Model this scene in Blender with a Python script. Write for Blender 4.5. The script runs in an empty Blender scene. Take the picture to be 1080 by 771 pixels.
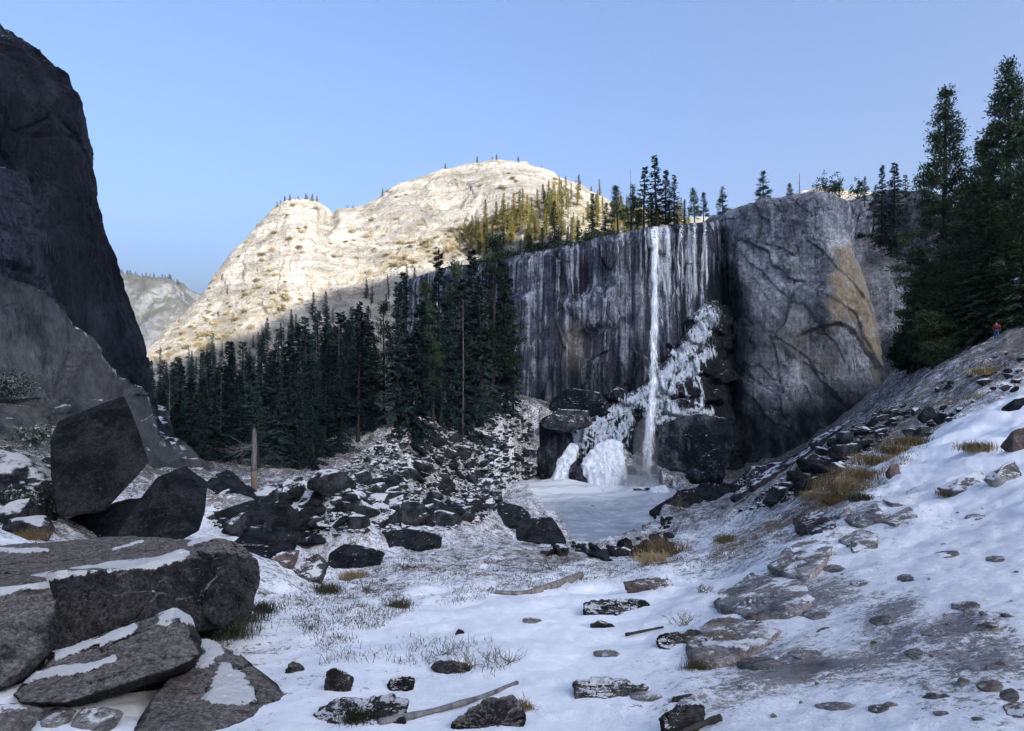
import bpy, bmesh, math, random
import numpy as np
from mathutils import Vector, Matrix
from mathutils.bvhtree import BVHTree

# ------------------------------------------------------------------ camera, sky, sun, exposure
SC = bpy.context.scene
COL = SC.collection
F, HX, HY, CZ = 704.0, 540.0, 400.0, 1.7          # focal length in photo pixels, principal column, horizon row, eye height
cam_d = bpy.data.cameras.new('camera'); cam = bpy.data.objects.new('camera', cam_d); COL.objects.link(cam)
cam.location = (0, 0, CZ); cam.rotation_euler = (math.pi/2, 0, 0)
cam_d.sensor_width = 36; cam_d.lens = 36*F/1080; cam_d.shift_y = (HY-385.5)/1080
cam_d.clip_start = 0.1; cam_d.clip_end = 30000
SC.camera = cam
SUN_EL = math.radians(18); HXY = np.array([0.6, -0.8]); TANE = math.tan(SUN_EL)
w = bpy.data.worlds.new('World'); SC.world = w; w.use_nodes = True
wt = w.node_tree; bgn = wt.nodes['Background']
sky = wt.nodes.new('ShaderNodeTexSky'); sky.sky_type = 'NISHITA'; sky.sun_disc = False
sky.sun_elevation = SUN_EL; sky.sun_rotation = math.atan2(HXY[0], HXY[1])
sky.altitude = 0; sky.air_density = 0.7; sky.dust_density = 10.0; sky.ozone_density = 4.4
wt.links.new(sky.outputs[0], bgn.inputs[0]); bgn.inputs[1].default_value = 0.12
sl = bpy.data.lights.new('sun', 'SUN'); so = bpy.data.objects.new('sun', sl); COL.objects.link(so)
sl.energy = 5.0; sl.angle = math.radians(0.3); sl.color = (1.0, 0.92, 0.80)
sdir = Vector((HXY[0]*math.cos(SUN_EL), HXY[1]*math.cos(SUN_EL), math.sin(SUN_EL)))
so.rotation_euler = sdir.to_track_quat('Z', 'Y').to_euler(); so.location = (0, 0, 80)
vs = SC.view_settings; vs.view_transform = 'Standard'; vs.look = 'None'; vs.gamma = 1; vs.exposure = 2.02
SC.cycles.max_bounces = 6; SC.cycles.transparent_max_bounces = 12

rng = np.random.default_rng(7); random.seed(7)

# ------------------------------------------------------------------ maths helpers
def P(px, py, d):
    return np.array([d*(px-HX)/F, d, CZ+d*(HY-py)/F])
def h3(ix, iy, iz, seed):
    h = (ix.astype(np.int64)*374761393 + iy.astype(np.int64)*668265263 + iz.astype(np.int64)*2147483647 + seed*1274126177) & 0xffffffff
    h = ((h ^ (h >> 13))*1274126177) & 0xffffffff
    h = ((h ^ (h >> 16))*2246822519) & 0xffffffff
    return ((h ^ (h >> 15)) & 0xffffff)/float(0xffffff)
def noise(p, seed=0):
    i = np.floor(p).astype(np.int64); f = p-i; f = f*f*f*(f*(f*6-15)+10)
    r = 0
    for dx in (0, 1):
        for dy in (0, 1):
            for dz in (0, 1):
                wgt = (f[:, 0] if dx else 1-f[:, 0])*(f[:, 1] if dy else 1-f[:, 1])*(f[:, 2] if dz else 1-f[:, 2])
                r = r + wgt*h3(i[:, 0]+dx, i[:, 1]+dy, i[:, 2]+dz, seed)
    return r*2-1
def fbm(p, o=4, seed=0, gain=0.5):
    a, s, r = 1.0, 0.0, 0
    for k in range(o):
        r = r+a*noise(p*(2.03**k)+k*17.3, seed+k); s += a; a *= gain
    return r/s
def ridged(p, o=4, seed=0):
    a, s, r = 1.0, 0.0, 0
    for k in range(o):
        r = r+a*(1-2*np.abs(noise(p*(2.07**k)+k*9.1, seed+k))); s += a; a *= 0.5
    return r/s
def cells(p, seed=0):                      # cellular noise: value of the nearest cell, F2-F1
    i = np.floor(p).astype(np.int64)
    f1 = np.full(len(p), 9.0); f2 = np.full(len(p), 9.0); val = np.zeros(len(p))
    for dx in (-1, 0, 1):
        for dy in (-1, 0, 1):
            for dz in (-1, 0, 1):
                a, b, c = i[:, 0]+dx, i[:, 1]+dy, i[:, 2]+dz
                q = np.stack([a+h3(a, b, c, seed), b+h3(a, b, c, seed+1), c+h3(a, b, c, seed+2)], 1)
                dd = np.linalg.norm(q-p, axis=1); v = h3(a, b, c, seed+3)
                near = dd < f1
                f2 = np.where(near, f1, np.minimum(f2, dd)); val = np.where(near, v, val); f1 = np.where(near, dd, f1)
    return val, f2-f1
def sstep(a, b, x):
    t = np.clip((x-a)/(b-a), 0, 1); return t*t*(3-2*t)
def in_poly(x, y, poly):
    c = np.zeros(len(x), bool); n = len(poly)
    for i in range(n):
        x1, y1 = poly[i]; x2, y2 = poly[(i+1) % n]
        cond = ((y1 > y) != (y2 > y)) & (x < (x2-x1)*(y-y1)/((y2-y1) if y2 != y1 else 1e-9)+x1)
        c ^= cond
    return c
def seg_dist(x, y, pl, closed=False):
    r = np.full(len(x), 1e9); n = len(pl)
    for i in range(n if closed else n-1):
        a = np.array(pl[i], float); b = np.array(pl[(i+1) % n], float); ab = b-a
        t = np.clip(((x-a[0])*ab[0]+(y-a[1])*ab[1])/max(ab@ab, 1e-9), 0, 1)
        r = np.minimum(r, np.hypot(x-a[0]-t*ab[0], y-a[1]-t*ab[1]))
    return r
def soft_poly(x, y, poly, soft):           # 1 well inside, 0 well outside
    d = seg_dist(x, y, poly, True); d = np.where(in_poly(x, y, poly), d, -d)
    return sstep(-soft, soft, d)

# ------------------------------------------------------------------ object helpers
def tag(o, label=None, cat=None, group=None, kind=None):
    if label: o['label'] = label
    if cat: o['category'] = cat
    if group: o['group'] = group
    if kind: o['kind'] = kind
    return o
def mesh_np(name, V, Fc, smooth=True, mats=None, attr=None):
    me = bpy.data.meshes.new(name); V = np.asarray(V, np.float32); Fc = np.asarray(Fc, np.int32); k = Fc.shape[1]
    me.vertices.add(len(V)); me.vertices.foreach_set('co', V.ravel())
    me.loops.add(Fc.size); me.loops.foreach_set('vertex_index', Fc.ravel())
    me.polygons.add(len(Fc)); me.polygons.foreach_set('loop_start', np.arange(0, Fc.size, k, dtype=np.int32))
    me.update(calc_edges=True); me.validate()
    me.polygons.foreach_set('use_smooth', np.full(len(me.polygons), smooth))
    if attr is not None:
        a = me.color_attributes.new('mk', 'FLOAT_COLOR', 'POINT')
        a.data.foreach_set('color', np.concatenate([attr, np.ones((len(V), 1))], 1).astype(np.float32).ravel())
    if mats: me.materials.append(mats)
    return me
def link(name, me, parent=None, loc=None):
    o = bpy.data.objects.new(name, me); COL.objects.link(o)
    if parent is not None: o.parent = parent
    if loc is not None: o.location = loc
    return o
def empty(name, loc=(0, 0, 0)):
    o = bpy.data.objects.new(name, None); o.empty_display_size = 0.3; COL.objects.link(o); o.location = loc; return o
def copy_tree(o):
    c = o.copy(); COL.objects.link(c)
    for ch in list(o.children):
        k = ch.copy(); COL.objects.link(k); k.parent = c
    return c
def grid_faces(nu, nv):
    i = np.arange(nu*nv).reshape(nv, nu)
    return np.stack([i[:-1, :-1].ravel(), i[:-1, 1:].ravel(), i[1:, 1:].ravel(), i[1:, :-1].ravel()], 1)
def tube(pts, radii, seg=6, cap=True):
    pts = np.asarray(pts, float); n = len(pts); V = []
    t = np.gradient(pts, axis=0); t /= np.linalg.norm(t, axis=1)[:, None]+1e-9
    for i in range(n):
        a = np.cross(t[i], [0.31, 0.17, 0.93]); a = a/(np.linalg.norm(a)+1e-9); b = np.cross(t[i], a)
        for k in range(seg):
            an = 2*math.pi*k/seg; V.append(pts[i]+radii[i]*(a*math.cos(an)+b*math.sin(an)))
    Fc = []
    for i in range(n-1):
        for k in range(seg):
            Fc.append((i*seg+k, i*seg+(k+1) % seg, (i+1)*seg+(k+1) % seg, (i+1)*seg+k))
    if cap and seg >= 4:
        V.append(pts[0]); V.append(pts[-1]); c0, c1 = n*seg, n*seg+1
        for k in range(seg):
            Fc.append((c0, (k+1) % seg, k, k) if False else (c0, (k+1) % seg, k, c0))
            Fc.append((c1, (n-1)*seg+k, (n-1)*seg+(k+1) % seg, c1))
    return np.array(V), [f for f in Fc]
class Bag:
    def __init__(s): s.V = []; s.F = []; s.n = 0
    def add(s, V, Fc):
        s.V.append(np.asarray(V, float))
        for f in Fc:
            g = []
            for i in f:
                if i not in g: g.append(i)
            s.F.append(tuple(int(i)+s.n for i in g))
        s.n += len(V)
    def mesh(s, name, mat, smooth=True):
        me = bpy.data.meshes.new(name); me.from_pydata(np.concatenate(s.V).tolist(), [], s.F); me.update()
        me.polygons.foreach_set('use_smooth', np.full(len(me.polygons), smooth))
        me.materials.append(mat); return me

# ------------------------------------------------------------------ materials
class NT:
    def __init__(s, name):
        s.m = bpy.data.materials.new(name); s.m.use_nodes = True; s.t = s.m.node_tree
        s.b = s.t.nodes['Principled BSDF']; s.out = s.t.nodes['Material Output']
        s.pos = s.n('ShaderNodeNewGeometry').outputs['Position']
    def n(s, ty, **kw):
        x = s.t.nodes.new(ty)
        for k, v in kw.items(): setattr(x, k, v)
        return x
    def l(s, a, b):
        if hasattr(a, 'links'): s.t.links.new(a, b)
        else: b.default_value = a
    def noise(s, scale, detail=5, rough=0.55, vec=None, stretch=None, dist=0.0):
        v = vec or s.pos
        if stretch is not None:
            mp = s.n('ShaderNodeMapping'); s.l(v, mp.inputs[0]); mp.inputs['Scale'].default_value = stretch; v = mp.outputs[0]
        x = s.n('ShaderNodeTexNoise'); s.l(v, x.inputs['Vector'])
        x.inputs['Scale'].default_value = scale; x.inputs['Detail'].default_value = detail; x.inputs['Roughness'].default_value = rough
        x.inputs['Distortion'].default_value = dist
        return x.outputs['Fac']
    def vor(s, scale, feature='F1', out='Distance', stretch=None):
        v = s.pos
        if stretch is not None:
            mp = s.n('ShaderNodeMapping'); s.l(v, mp.inputs[0]); mp.inputs['Scale'].default_value = stretch; v = mp.outputs[0]
        x = s.n('ShaderNodeTexVoronoi', feature=feature); s.l(v, x.inputs['Vector']); x.inputs['Scale'].default_value = scale
        return x.outputs[out]
    def ramp(s, f, a, b, lo=0.0, hi=1.0):
        x = s.n('ShaderNodeMapRange', interpolation_type='SMOOTHSTEP'); s.l(f, x.inputs[0])
        s.l(a, x.inputs[1]); s.l(b, x.inputs[2]); s.l(lo, x.inputs[3]); s.l(hi, x.inputs[4])
        return x.outputs[0]
    def m2(s, op, a, b=0.0, clamp=False):
        x = s.n('ShaderNodeMath', operation=op, use_clamp=clamp); s.l(a, x.inputs[0]); s.l(b, x.inputs[1]); return x.outputs[0]
    def mix(s, f, a, b, blend='MIX'):
        x = s.n('ShaderNodeMix', data_type='RGBA', blend_type=blend); s.l(f, x.inputs[0])
        s.l((*a, 1) if isinstance(a, tuple) and len(a) == 3 else a, x.inputs[6]); s.l((*b, 1) if isinstance(b, tuple) and len(b) == 3 else b, x.inputs[7])
        return x.outputs[2]
    def bump(s, h, strength, dist, prev=None):
        x = s.n('ShaderNodeBump'); s.l(h, x.inputs['Height']); x.inputs['Strength'].default_value = strength; x.inputs['Distance'].default_value = dist
        if prev is not None: s.l(prev, x.inputs['Normal'])
        return x.outputs[0]
    def attr(s):
        x = s.n('ShaderNodeVertexColor', layer_name='mk'); y = s.n('ShaderNodeSeparateColor'); s.l(x.outputs[0], y.inputs[0]); return y.outputs
    def nz(s):
        x = s.n('ShaderNodeNewGeometry'); y = s.n('ShaderNodeSeparateXYZ'); s.l(x.outputs['Normal'], y.inputs[0]); return y.outputs
    def done(s, col, rough=0.85, normal=None, spec=0.3):
        s.l((*col, 1) if isinstance(col, tuple) and len(col) == 3 else col, s.b.inputs['Base Color']); s.l(rough, s.b.inputs['Roughness'])
        s.b.inputs['Specular IOR Level'].default_value = spec
        if normal is not None: s.l(normal, s.b.inputs['Normal'])
        return s.m
SNOW = (0.93, 0.925, 0.92)

def mat_rock(name, c1, c2, sc=1.0, speck=0.35, snow=None, snow_sc=3.0, bump=0.03, tint=None, top=None):
    """weathered granite; sc = size of the mottling (1/m), snow = normal-z threshold where snow lies, top = colour of dusty upper faces"""
    t = NT(name); at = t.attr(); nz = t.nz()[2]
    col = t.mix(t.ramp(t.noise(sc, 9, 0.68, dist=0.3), 0.38, 0.62), c1, c2)
    if tint: col = t.mix(t.ramp(t.noise(sc*0.6, 4), 0.48, 0.66, 0, 0.8), col, tint)
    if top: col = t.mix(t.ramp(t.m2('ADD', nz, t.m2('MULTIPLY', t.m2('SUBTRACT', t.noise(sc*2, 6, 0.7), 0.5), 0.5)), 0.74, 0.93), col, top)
    lich = t.ramp(t.noise(sc*5, 6, 0.75), 0.56, 0.66, 0, 0.55)
    col = t.mix(lich, col, tuple(min(1, x*1.9) for x in c2))
    drk = t.ramp(t.noise(sc*2.2, 7, 0.75, dist=0.5), 0.30, 0.44, 0.45, 1.0)
    col = t.mix(1.0, col, drk, 'MULTIPLY')
    if speck:
        col = t.mix(1.0, col, t.ramp(t.noise(26, 7, 0.85), 0.40, 0.62, 1-speck, 1+speck*1.4), 'MULTIPLY')
        col = t.mix(1.0, col, t.ramp(t.noise(9, 6, 0.8), 0.36, 0.64, 1-speck*0.7, 1+speck*0.6), 'MULTIPLY')
    ns = t.noise(sc*0.8, 4, 0.6, dist=1.2)
    crk = t.ramp(t.m2('ABSOLUTE', t.m2('SUBTRACT', ns, 0.47)), 0.0, 0.007, 0.25, 1.0)
    col = t.mix(1.0, col, crk, 'MULTIPLY')
    h = t.m2('ADD', t.m2('ADD', t.noise(sc*3, 9, 0.72), t.m2('MULTIPLY', crk, 0.25)), t.m2('MULTIPLY', t.noise(20, 5, 0.75), 0.22))
    nrm = t.bump(h, 1.0, bump*8)
    f = t.m2('MULTIPLY', t.ramp(t.m2('ADD', at[0], t.m2('MULTIPLY', t.m2('SUBTRACT', t.noise(5, 9, 0.8), 0.5), 2.4)), 0.46, 0.60), t.ramp(at[0], 0.02, 0.15))
    if snow is not None:
        g = t.m2('ADD', nz, t.m2('MULTIPLY', t.m2('SUBTRACT', t.noise(snow_sc, 7, 0.68), 0.5), 1.1))
        f = t.m2('MAXIMUM', f, t.ramp(g, snow-0.04, snow+0.05))
    col = t.mix(f, col, SNOW)
    return t.done(col, t.ramp(f, 0, 1, 0.95, 0.7), nrm, 0.08)

M = {}
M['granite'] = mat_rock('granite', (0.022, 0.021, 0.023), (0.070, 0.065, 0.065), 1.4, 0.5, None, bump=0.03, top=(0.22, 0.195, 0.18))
M['granite_snowy'] = mat_rock('granite_with_snow', (0.05, 0.046, 0.045), (0.16, 0.145, 0.135), 1.2, 0.45, 0.97, 1.5, bump=0.03)
M['talus'] = mat_rock('talus_granite', (0.020, 0.021, 0.026), (0.088, 0.090, 0.098), 0.9, 0.3, 0.86, 0.9, bump=0.05)
M['dark'] = mat_rock('dark_granite', (0.011, 0.012, 0.015), (0.038, 0.039, 0.043), 1.2, 0.4, 1.10, 2.0, bump=0.03)
M['slab'] = mat_rock('trail_slab_granite', (0.21, 0.195, 0.185), (0.44, 0.415, 0.395), 1.6, 0.35, 0.99, 2.0, bump=0.02, tint=(0.22, 0.16, 0.13))
M['stone'] = mat_rock('trail_stone', (0.15, 0.135, 0.125), (0.33, 0.30, 0.28), 3.0, 0.3, 1.08, 5, bump=0.015)
M['snowy_slab'] = mat_rock('snow_covered_slab', (0.17, 0.155, 0.145), (0.36, 0.335, 0.32), 1.6, 0.35, 0.80, 2.0, bump=0.02)
M['dark_snowy'] = mat_rock('dark_granite_with_snow', (0.024, 0.022, 0.022), (0.085, 0.078, 0.074), 1.6, 0.4, 0.98, 2.5, bump=0.03)
M['red_rock'] = mat_rock('reddish_granite', (0.10, 0.075, 0.066), (0.22, 0.17, 0.15), 2.0, 0.3, 1.02, 3, bump=0.02)

def mat_mountain():
    t = NT('sunlit_granite')
    col = t.mix(t.ramp(t.noise(0.03, 8, 0.65), 0.35, 0.65), (0.27, 0.26, 0.25), (0.42, 0.405, 0.39))
    rt = t.n('ShaderNodeMapping'); t.l(t.pos, rt.inputs[0]); rt.inputs['Rotation'].default_value = (0, math.radians(35), 0); rt.inputs['Scale'].default_value = (0.3, 0.5, 1.4)
    st = t.ramp(t.noise(0.09, 8, 0.74, vec=rt.outputs[0], dist=0.6), 0.38, 0.60, 0.62, 1.15)
    col = t.mix(1.0, col, st, 'MULTIPLY')
    col = t.mix(t.ramp(t.noise(0.5, 4, 0.7), 0.60, 0.68, 0, 0.75), col, (0.11, 0.10, 0.085))
    at = t.attr()
    veg = t.m2('MULTIPLY', at[1], t.ramp(t.noise(0.16, 6, 0.7), 0.40, 0.52))
    col = t.mix(t.m2('MULTIPLY', veg, 0.8), col, (0.17, 0.145, 0.07))
    ck = t.ramp(t.m2('ABSOLUTE', t.m2('SUBTRACT', t.noise(0.05, 6, 0.62, dist=1.0), 0.48)), 0.0, 0.012, 0.45, 1.0)
    col = t.mix(1.0, col, ck, 'MULTIPLY')
    h = t.m2('ADD', t.m2('ADD', t.noise(0.10, 10, 0.74, dist=0.4), t.m2('MULTIPLY', ck, 0.12)), t.m2('MULTIPLY', t.noise(0.5, 6, 0.75, stretch=(1, 1, 0.5)), 0.4))
    return t.done(col, 0.9, t.bump(h, 1.0, 6.0))
M['mountain'] = mat_mountain()
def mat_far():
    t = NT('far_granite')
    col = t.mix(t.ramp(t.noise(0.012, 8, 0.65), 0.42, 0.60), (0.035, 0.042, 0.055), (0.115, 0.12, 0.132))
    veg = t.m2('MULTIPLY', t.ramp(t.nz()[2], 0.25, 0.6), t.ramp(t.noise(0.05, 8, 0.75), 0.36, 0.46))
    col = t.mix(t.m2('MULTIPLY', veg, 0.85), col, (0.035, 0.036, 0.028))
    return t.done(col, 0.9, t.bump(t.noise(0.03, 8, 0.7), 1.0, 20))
M['far'] = mat_far()

def mat_cliff(name, dark, mid, light, streak=1.0, tan=(0.40, 0.325, 0.225), gloss=0.7, base_bias=0.0, ice_st=(1.3, 1.3, 0.10), ice_k=1.5):
    """cliff face: long vertical water stains, mask R = ice, G = tan scar, B = blackening: stain and painted recess shade"""
    t = NT(name); at = t.attr()
    s1 = t.noise(1.0, 6, 0.62, stretch=(0.42, 0.42, 0.016), dist=0.15)
    s2 = t.noise(1.0, 4, 0.6, stretch=(1.5, 1.5, 0.03))
    blot = t.noise(0.085, 6, 0.6)
    f = t.m2('ADD', t.m2('MULTIPLY', s1, 0.62*streak), t.m2('ADD', t.m2('MULTIPLY', s2, 0.24*streak), t.m2('MULTIPLY', blot, 1.0-0.86*streak+0.3)))
    lo = 0.5*(0.86*streak+1.3-0.86*streak)-0.13
    col = t.mix(t.ramp(f, lo+0.02+base_bias, lo+0.12+base_bias), dark, mid)
    col = t.mix(t.ramp(f, lo+0.13+base_bias, lo+0.23+base_bias), col, light)
    s3 = t.ramp(t.noise(1.0, 3, 0.5, stretch=(0.8, 0.8, 0.012)), 0.60, 0.66, 0, 0.75*streak)
    col = t.mix(s3, col, light)
    s4 = t.ramp(t.noise(1.0, 3, 0.5, stretch=(0.55, 0.55, 0.014), dist=0.1), 0.40, 0.34, 0, 0.85*streak)
    col = t.mix(s4, col, dark)
    ck = t.ramp(t.m2('ABSOLUTE', t.m2('SUBTRACT', t.noise(1.0, 5, 0.6, stretch=(0.28, 0.28, 0.07), dist=0.5), 0.5)), 0.0, 0.010, 0.35, 1.0)
    ck = t.m2('MULTIPLY', ck, t.ramp(t.m2('ABSOLUTE', t.m2('SUBTRACT', t.noise(1.0, 5, 0.6, stretch=(0.06, 0.06, 0.20), dist=0.8), 0.47)), 0.0, 0.007, 0.45, 1.0))
    rt = t.n('ShaderNodeMapping'); t.l(t.pos, rt.inputs[0]); rt.inputs['Rotation'].default_value = (0, math.radians(-38), 0); rt.inputs['Scale'].default_value = (0.05, 0.1, 0.22)
    dg = t.noise(1.0, 6, 0.62, vec=rt.outputs[0], dist=0.5)
    ck = t.m2('MULTIPLY', ck, t.ramp(t.m2('ABSOLUTE', t.m2('SUBTRACT', dg, 0.52)), 0.0, 0.004, 0.72, 1.0))
    col = t.mix(1.0, col, ck, 'MULTIPLY')
    col = t.mix(1.0, col, t.ramp(dg, 0.38, 0.62, 1.25-0.25*streak, 0.75+0.25*streak), 'MULTIPLY')
    fine = t.ramp(t.noise(1.3, 9, 0.78), 0.36, 0.64, 0.58, 1.42)
    col = t.mix(1.0, col, fine, 'MULTIPLY')
    tn = t.m2('MULTIPLY', at[1], t.ramp(t.noise(0.15, 6, 0.65), 0.34, 0.52, 0.35, 1))
    tan2 = t.mix(t.ramp(t.noise(0.9, 8, 0.75), 0.38, 0.62), tuple(c*0.62 for c in tan), tan)
    col = t.mix(tn, col, tan2)
    bl = t.m2('MULTIPLY', at[2], t.ramp(t.noise(0.2, 5, 0.6, stretch=(1, 1, 0.3)), 0.25, 0.6, 0.6, 1))
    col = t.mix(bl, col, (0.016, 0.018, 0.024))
    # snow on ledges
    sn = t.ramp(t.m2('ADD', t.nz()[2], t.m2('MULTIPLY', t.m2('SUBTRACT', t.noise(0.5, 5, 0.7), 0.5), 0.8)), 0.90, 1.0)
    col = t.mix(t.m2('MULTIPLY', sn, 0.85), col, SNOW)
    # ice film and rime
    ic = t.ramp(t.m2('ADD', at[0], t.m2('MULTIPLY', t.m2('SUBTRACT', t.noise(1.0, 8, 0.74, stretch=ice_st, dist=0.2), 0.5), ice_k)), 0.40, 0.72)
    ic = t.m2('MULTIPLY', ic, t.ramp(at[0], 0.02, 0.2))
    col = t.mix(ic, col, t.mix(t.ramp(t.noise(1.2, 4), 0.35, 0.65), (0.52, 0.62, 0.74), (0.84, 0.88, 0.92)))
    h = t.m2('ADD', t.m2('ADD', t.noise(0.5, 10, 0.76, stretch=(1, 1, 0.4)), t.m2('MULTIPLY', ck, 0.25)), t.m2('MULTIPLY', s2, 0.5))
    return t.done(col, t.m2('SUBTRACT', 0.85, t.m2('MULTIPLY', at[2], 0.25)), t.bump(h, 1.0, 1.1), 0.1)
M['falls_cliff'] = mat_cliff('stained_cliff', (0.012, 0.015, 0.024), (0.068, 0.079, 0.108), (0.38, 0.405, 0.465))
M['apron'] = mat_cliff('icy_ledge_rock', (0.006, 0.007, 0.011), (0.022, 0.025, 0.034), (0.10, 0.107, 0.125), 0.6, ice_st=(1.9, 1.9, 0.42), ice_k=2.6)
M['wet'] = mat_cliff('wet_cliff_rock', (0.005, 0.006, 0.010), (0.016, 0.018, 0.026), (0.09, 0.096, 0.115), 0.7)
M['buttress'] = mat_cliff('buttress_granite', (0.080, 0.091, 0.118), (0.195, 0.213, 0.25), (0.39, 0.41, 0.45), 0.45)
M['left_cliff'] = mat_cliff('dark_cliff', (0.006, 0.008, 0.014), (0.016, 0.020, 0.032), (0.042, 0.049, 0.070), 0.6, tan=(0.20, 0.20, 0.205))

def mat_ground():
    t = NT('snowy_ground'); at = t.attr()
    soil = t.mix(t.ramp(t.noise(2.0, 6, 0.65), 0.35, 0.65), (0.038, 0.035, 0.034), (0.125, 0.115, 0.108))
    soil = t.mix(1.0, soil, t.ramp(t.noise(30, 5, 0.75), 0.35, 0.65, 0.6, 1.4), 'MULTIPLY')
    soil = t.mix(t.m2('MULTIPLY', at[2], t.ramp(t.noise(11, 8, 0.8), 0.35, 0.62, 0.25, 1)), soil, (0.38, 0.36, 0.345))
    soil = t.mix(t.m2('MULTIPLY', at[1], t.ramp(t.noise(1.3, 5, 0.7), 0.4, 0.6)), soil, (0.24, 0.165, 0.085))
    n = t.m2('ADD', t.m2('MULTIPLY', t.noise(0.6, 4, 0.6), 0.22), t.m2('ADD', t.m2('MULTIPLY', t.noise(3.0, 6, 0.72), 0.30), t.m2('ADD', t.m2('MULTIPLY', t.noise(12, 8, 0.84), 0.42), t.m2('MULTIPLY', t.noise(42, 5, 0.85), 0.26))))
    n = t.m2('ADD', t.m2('MULTIPLY', t.m2('SUBTRACT', n, 0.60), 3.6), 0.5)
    f = t.ramp(t.m2('ADD', n, t.m2('SUBTRACT', at[0], 0.5)), 0.40, 0.62)
    snow = t.mix(t.ramp(t.noise(6, 6, 0.7), 0.35, 0.62, 0, 0.55), (0.93, 0.925, 0.92), (0.78, 0.77, 0.765))
    snow = t.mix(t.ramp(at[0], 0.9, 1.3), snow, SNOW)
    dirty = t.m2('MULTIPLY', at[2], t.ramp(t.noise(9, 9, 0.85), 0.40, 0.62, 0, 0.55))
    snow = t.mix(dirty, snow, (0.54, 0.52, 0.505))
    col = t.mix(f, soil, snow)
    h = t.m2('ADD', t.m2('MULTIPLY', t.noise(9, 7, 0.7), 0.5), t.m2('ADD', t.m2('MULTIPLY', f, 0.35), t.m2('MULTIPLY', t.noise(45, 4, 0.7), 0.15)))
    return t.done(col, 0.8, t.bump(h, 0.6, 0.10), 0.12)
M['ground'] = mat_ground()

def mat_foliage(name, c1, c2, frost=0.0):
    t = NT(name)
    oi = t.n('ShaderNodeObjectInfo')
    v = t.m2('ADD', t.m2('MULTIPLY', t.noise(0.9, 3), 0.9), t.m2('MULTIPLY', t.m2('SUBTRACT', oi.outputs['Random'], 0.5), 0.85))
    col = t.mix(t.ramp(v, 0.2, 0.75), c1, c2)
    if frost: col = t.mix(t.m2('MULTIPLY', t.ramp(t.noise(2.5, 4, 0.7), 0.5, 0.62), frost), col, (0.6, 0.62, 0.62))
    return t.done(col, 0.85, None, 0.08)
M['fir'] = mat_foliage('fir_needles', (0.012, 0.026, 0.027), (0.050, 0.084, 0.072))
M['pine'] = mat_foliage('pine_needles', (0.018, 0.030, 0.020), (0.050, 0.078, 0.042))
M['oak'] = mat_foliage('live_oak_leaves', (0.020, 0.034, 0.016), (0.062, 0.088, 0.042))
M['cedar'] = mat_foliage('cedar_sprays', (0.016, 0.030, 0.016), (0.055, 0.085, 0.042))
M['sunfir'] = mat_foliage('sunlit_needles', (0.11, 0.115, 0.03), (0.25, 0.22, 0.07))  # fir needles in a brighter yellow tone: sunlight put into the colour
M['scrub'] = mat_foliage('chaparral_leaves', (0.10, 0.085, 0.045), (0.24, 0.20, 0.12))
M['straw'] = mat_foliage('dry_grass_blades', (0.16, 0.115, 0.06), (0.36, 0.27, 0.15))
M['stem'] = mat_foliage('dry_stems', (0.07, 0.058, 0.042), (0.20, 0.165, 0.12))
M['sedge'] = mat_foliage('dark_sedge', (0.018, 0.021, 0.012), (0.065, 0.062, 0.036))
M['frosted'] = mat_foliage('frosted_leaves', (0.015, 0.022, 0.016), (0.05, 0.06, 0.045), 0.6)
def mat_bark(name, c1, c2):
    t = NT(name); n = t.noise(1.0, 5, 0.7, stretch=(7, 7, 1.2))
    return t.done(t.mix(t.ramp(n, 0.35, 0.65), c1, c2), 0.9, t.bump(n, 0.8, 0.04))
M['bark'] = mat_bark('conifer_bark', (0.016, 0.014, 0.013), (0.048, 0.040, 0.034))
M['grey_wood'] = mat_bark('weathered_wood', (0.10, 0.085, 0.075), (0.26, 0.235, 0.21))
M['snag'] = mat_bark('dead_trunk_wood', (0.07, 0.07, 0.075), (0.19, 0.18, 0.18))
M['bare_wood'] = mat_bark('stripped_orange_wood', (0.11, 0.085, 0.07), (0.20, 0.15, 0.12))

def mat_ice():
    t = NT('pool_ice'); 
    white = t.ramp(t.noise(0.05, 4, 0.55), 0.42, 0.60)
    at = t.attr()
    f = t.m2('ADD', t.m2('MULTIPLY', at[0], 0.9), t.m2('MULTIPLY', white, 0.35), True)
    col = t.mix(f, (0.26, 0.31, 0.37), (0.90, 0.91, 0.90))
    ed = t.ramp(t.vor(0.11, 'DISTANCE_TO_EDGE', stretch=(1, 0.8, 1)), 0.0, 0.022, 1, 0)
    col = t.mix(t.m2('MULTIPLY', ed, 0.45), col, (0.16, 0.20, 0.26))
    rg = t.n('ShaderNodeTexWave', wave_type='RINGS', rings_direction='SPHERICAL'); mp = t.n('ShaderNodeMapping'); t.l(t.pos, mp.inputs[0]); mp.inputs['Location'].default_value = (-8.5, -138, 20)
    t.l(mp.outputs[0], rg.inputs[0]); rg.inputs['Scale'].default_value = 0.05; rg.inputs['Distortion'].default_value = 7; rg.inputs['Detail'].default_value = 4; rg.inputs['Detail Scale'].default_value = 0.8
    col = t.mix(t.ramp(rg.outputs['Fac'], 0.62, 0.95, 0, 0.35), col, (0.20, 0.25, 0.31))
    dust = t.ramp(t.noise(0.5, 7, 0.75, dist=0.8), 0.45, 0.7, 0, 0.55)
    col = t.mix(dust, col, (0.82, 0.84, 0.86))
    return t.done(col, 0.5, t.bump(t.noise(0.9, 6, 0.65), 0.5, 0.25), 0.4)
M['ice'] = mat_ice()
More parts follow.
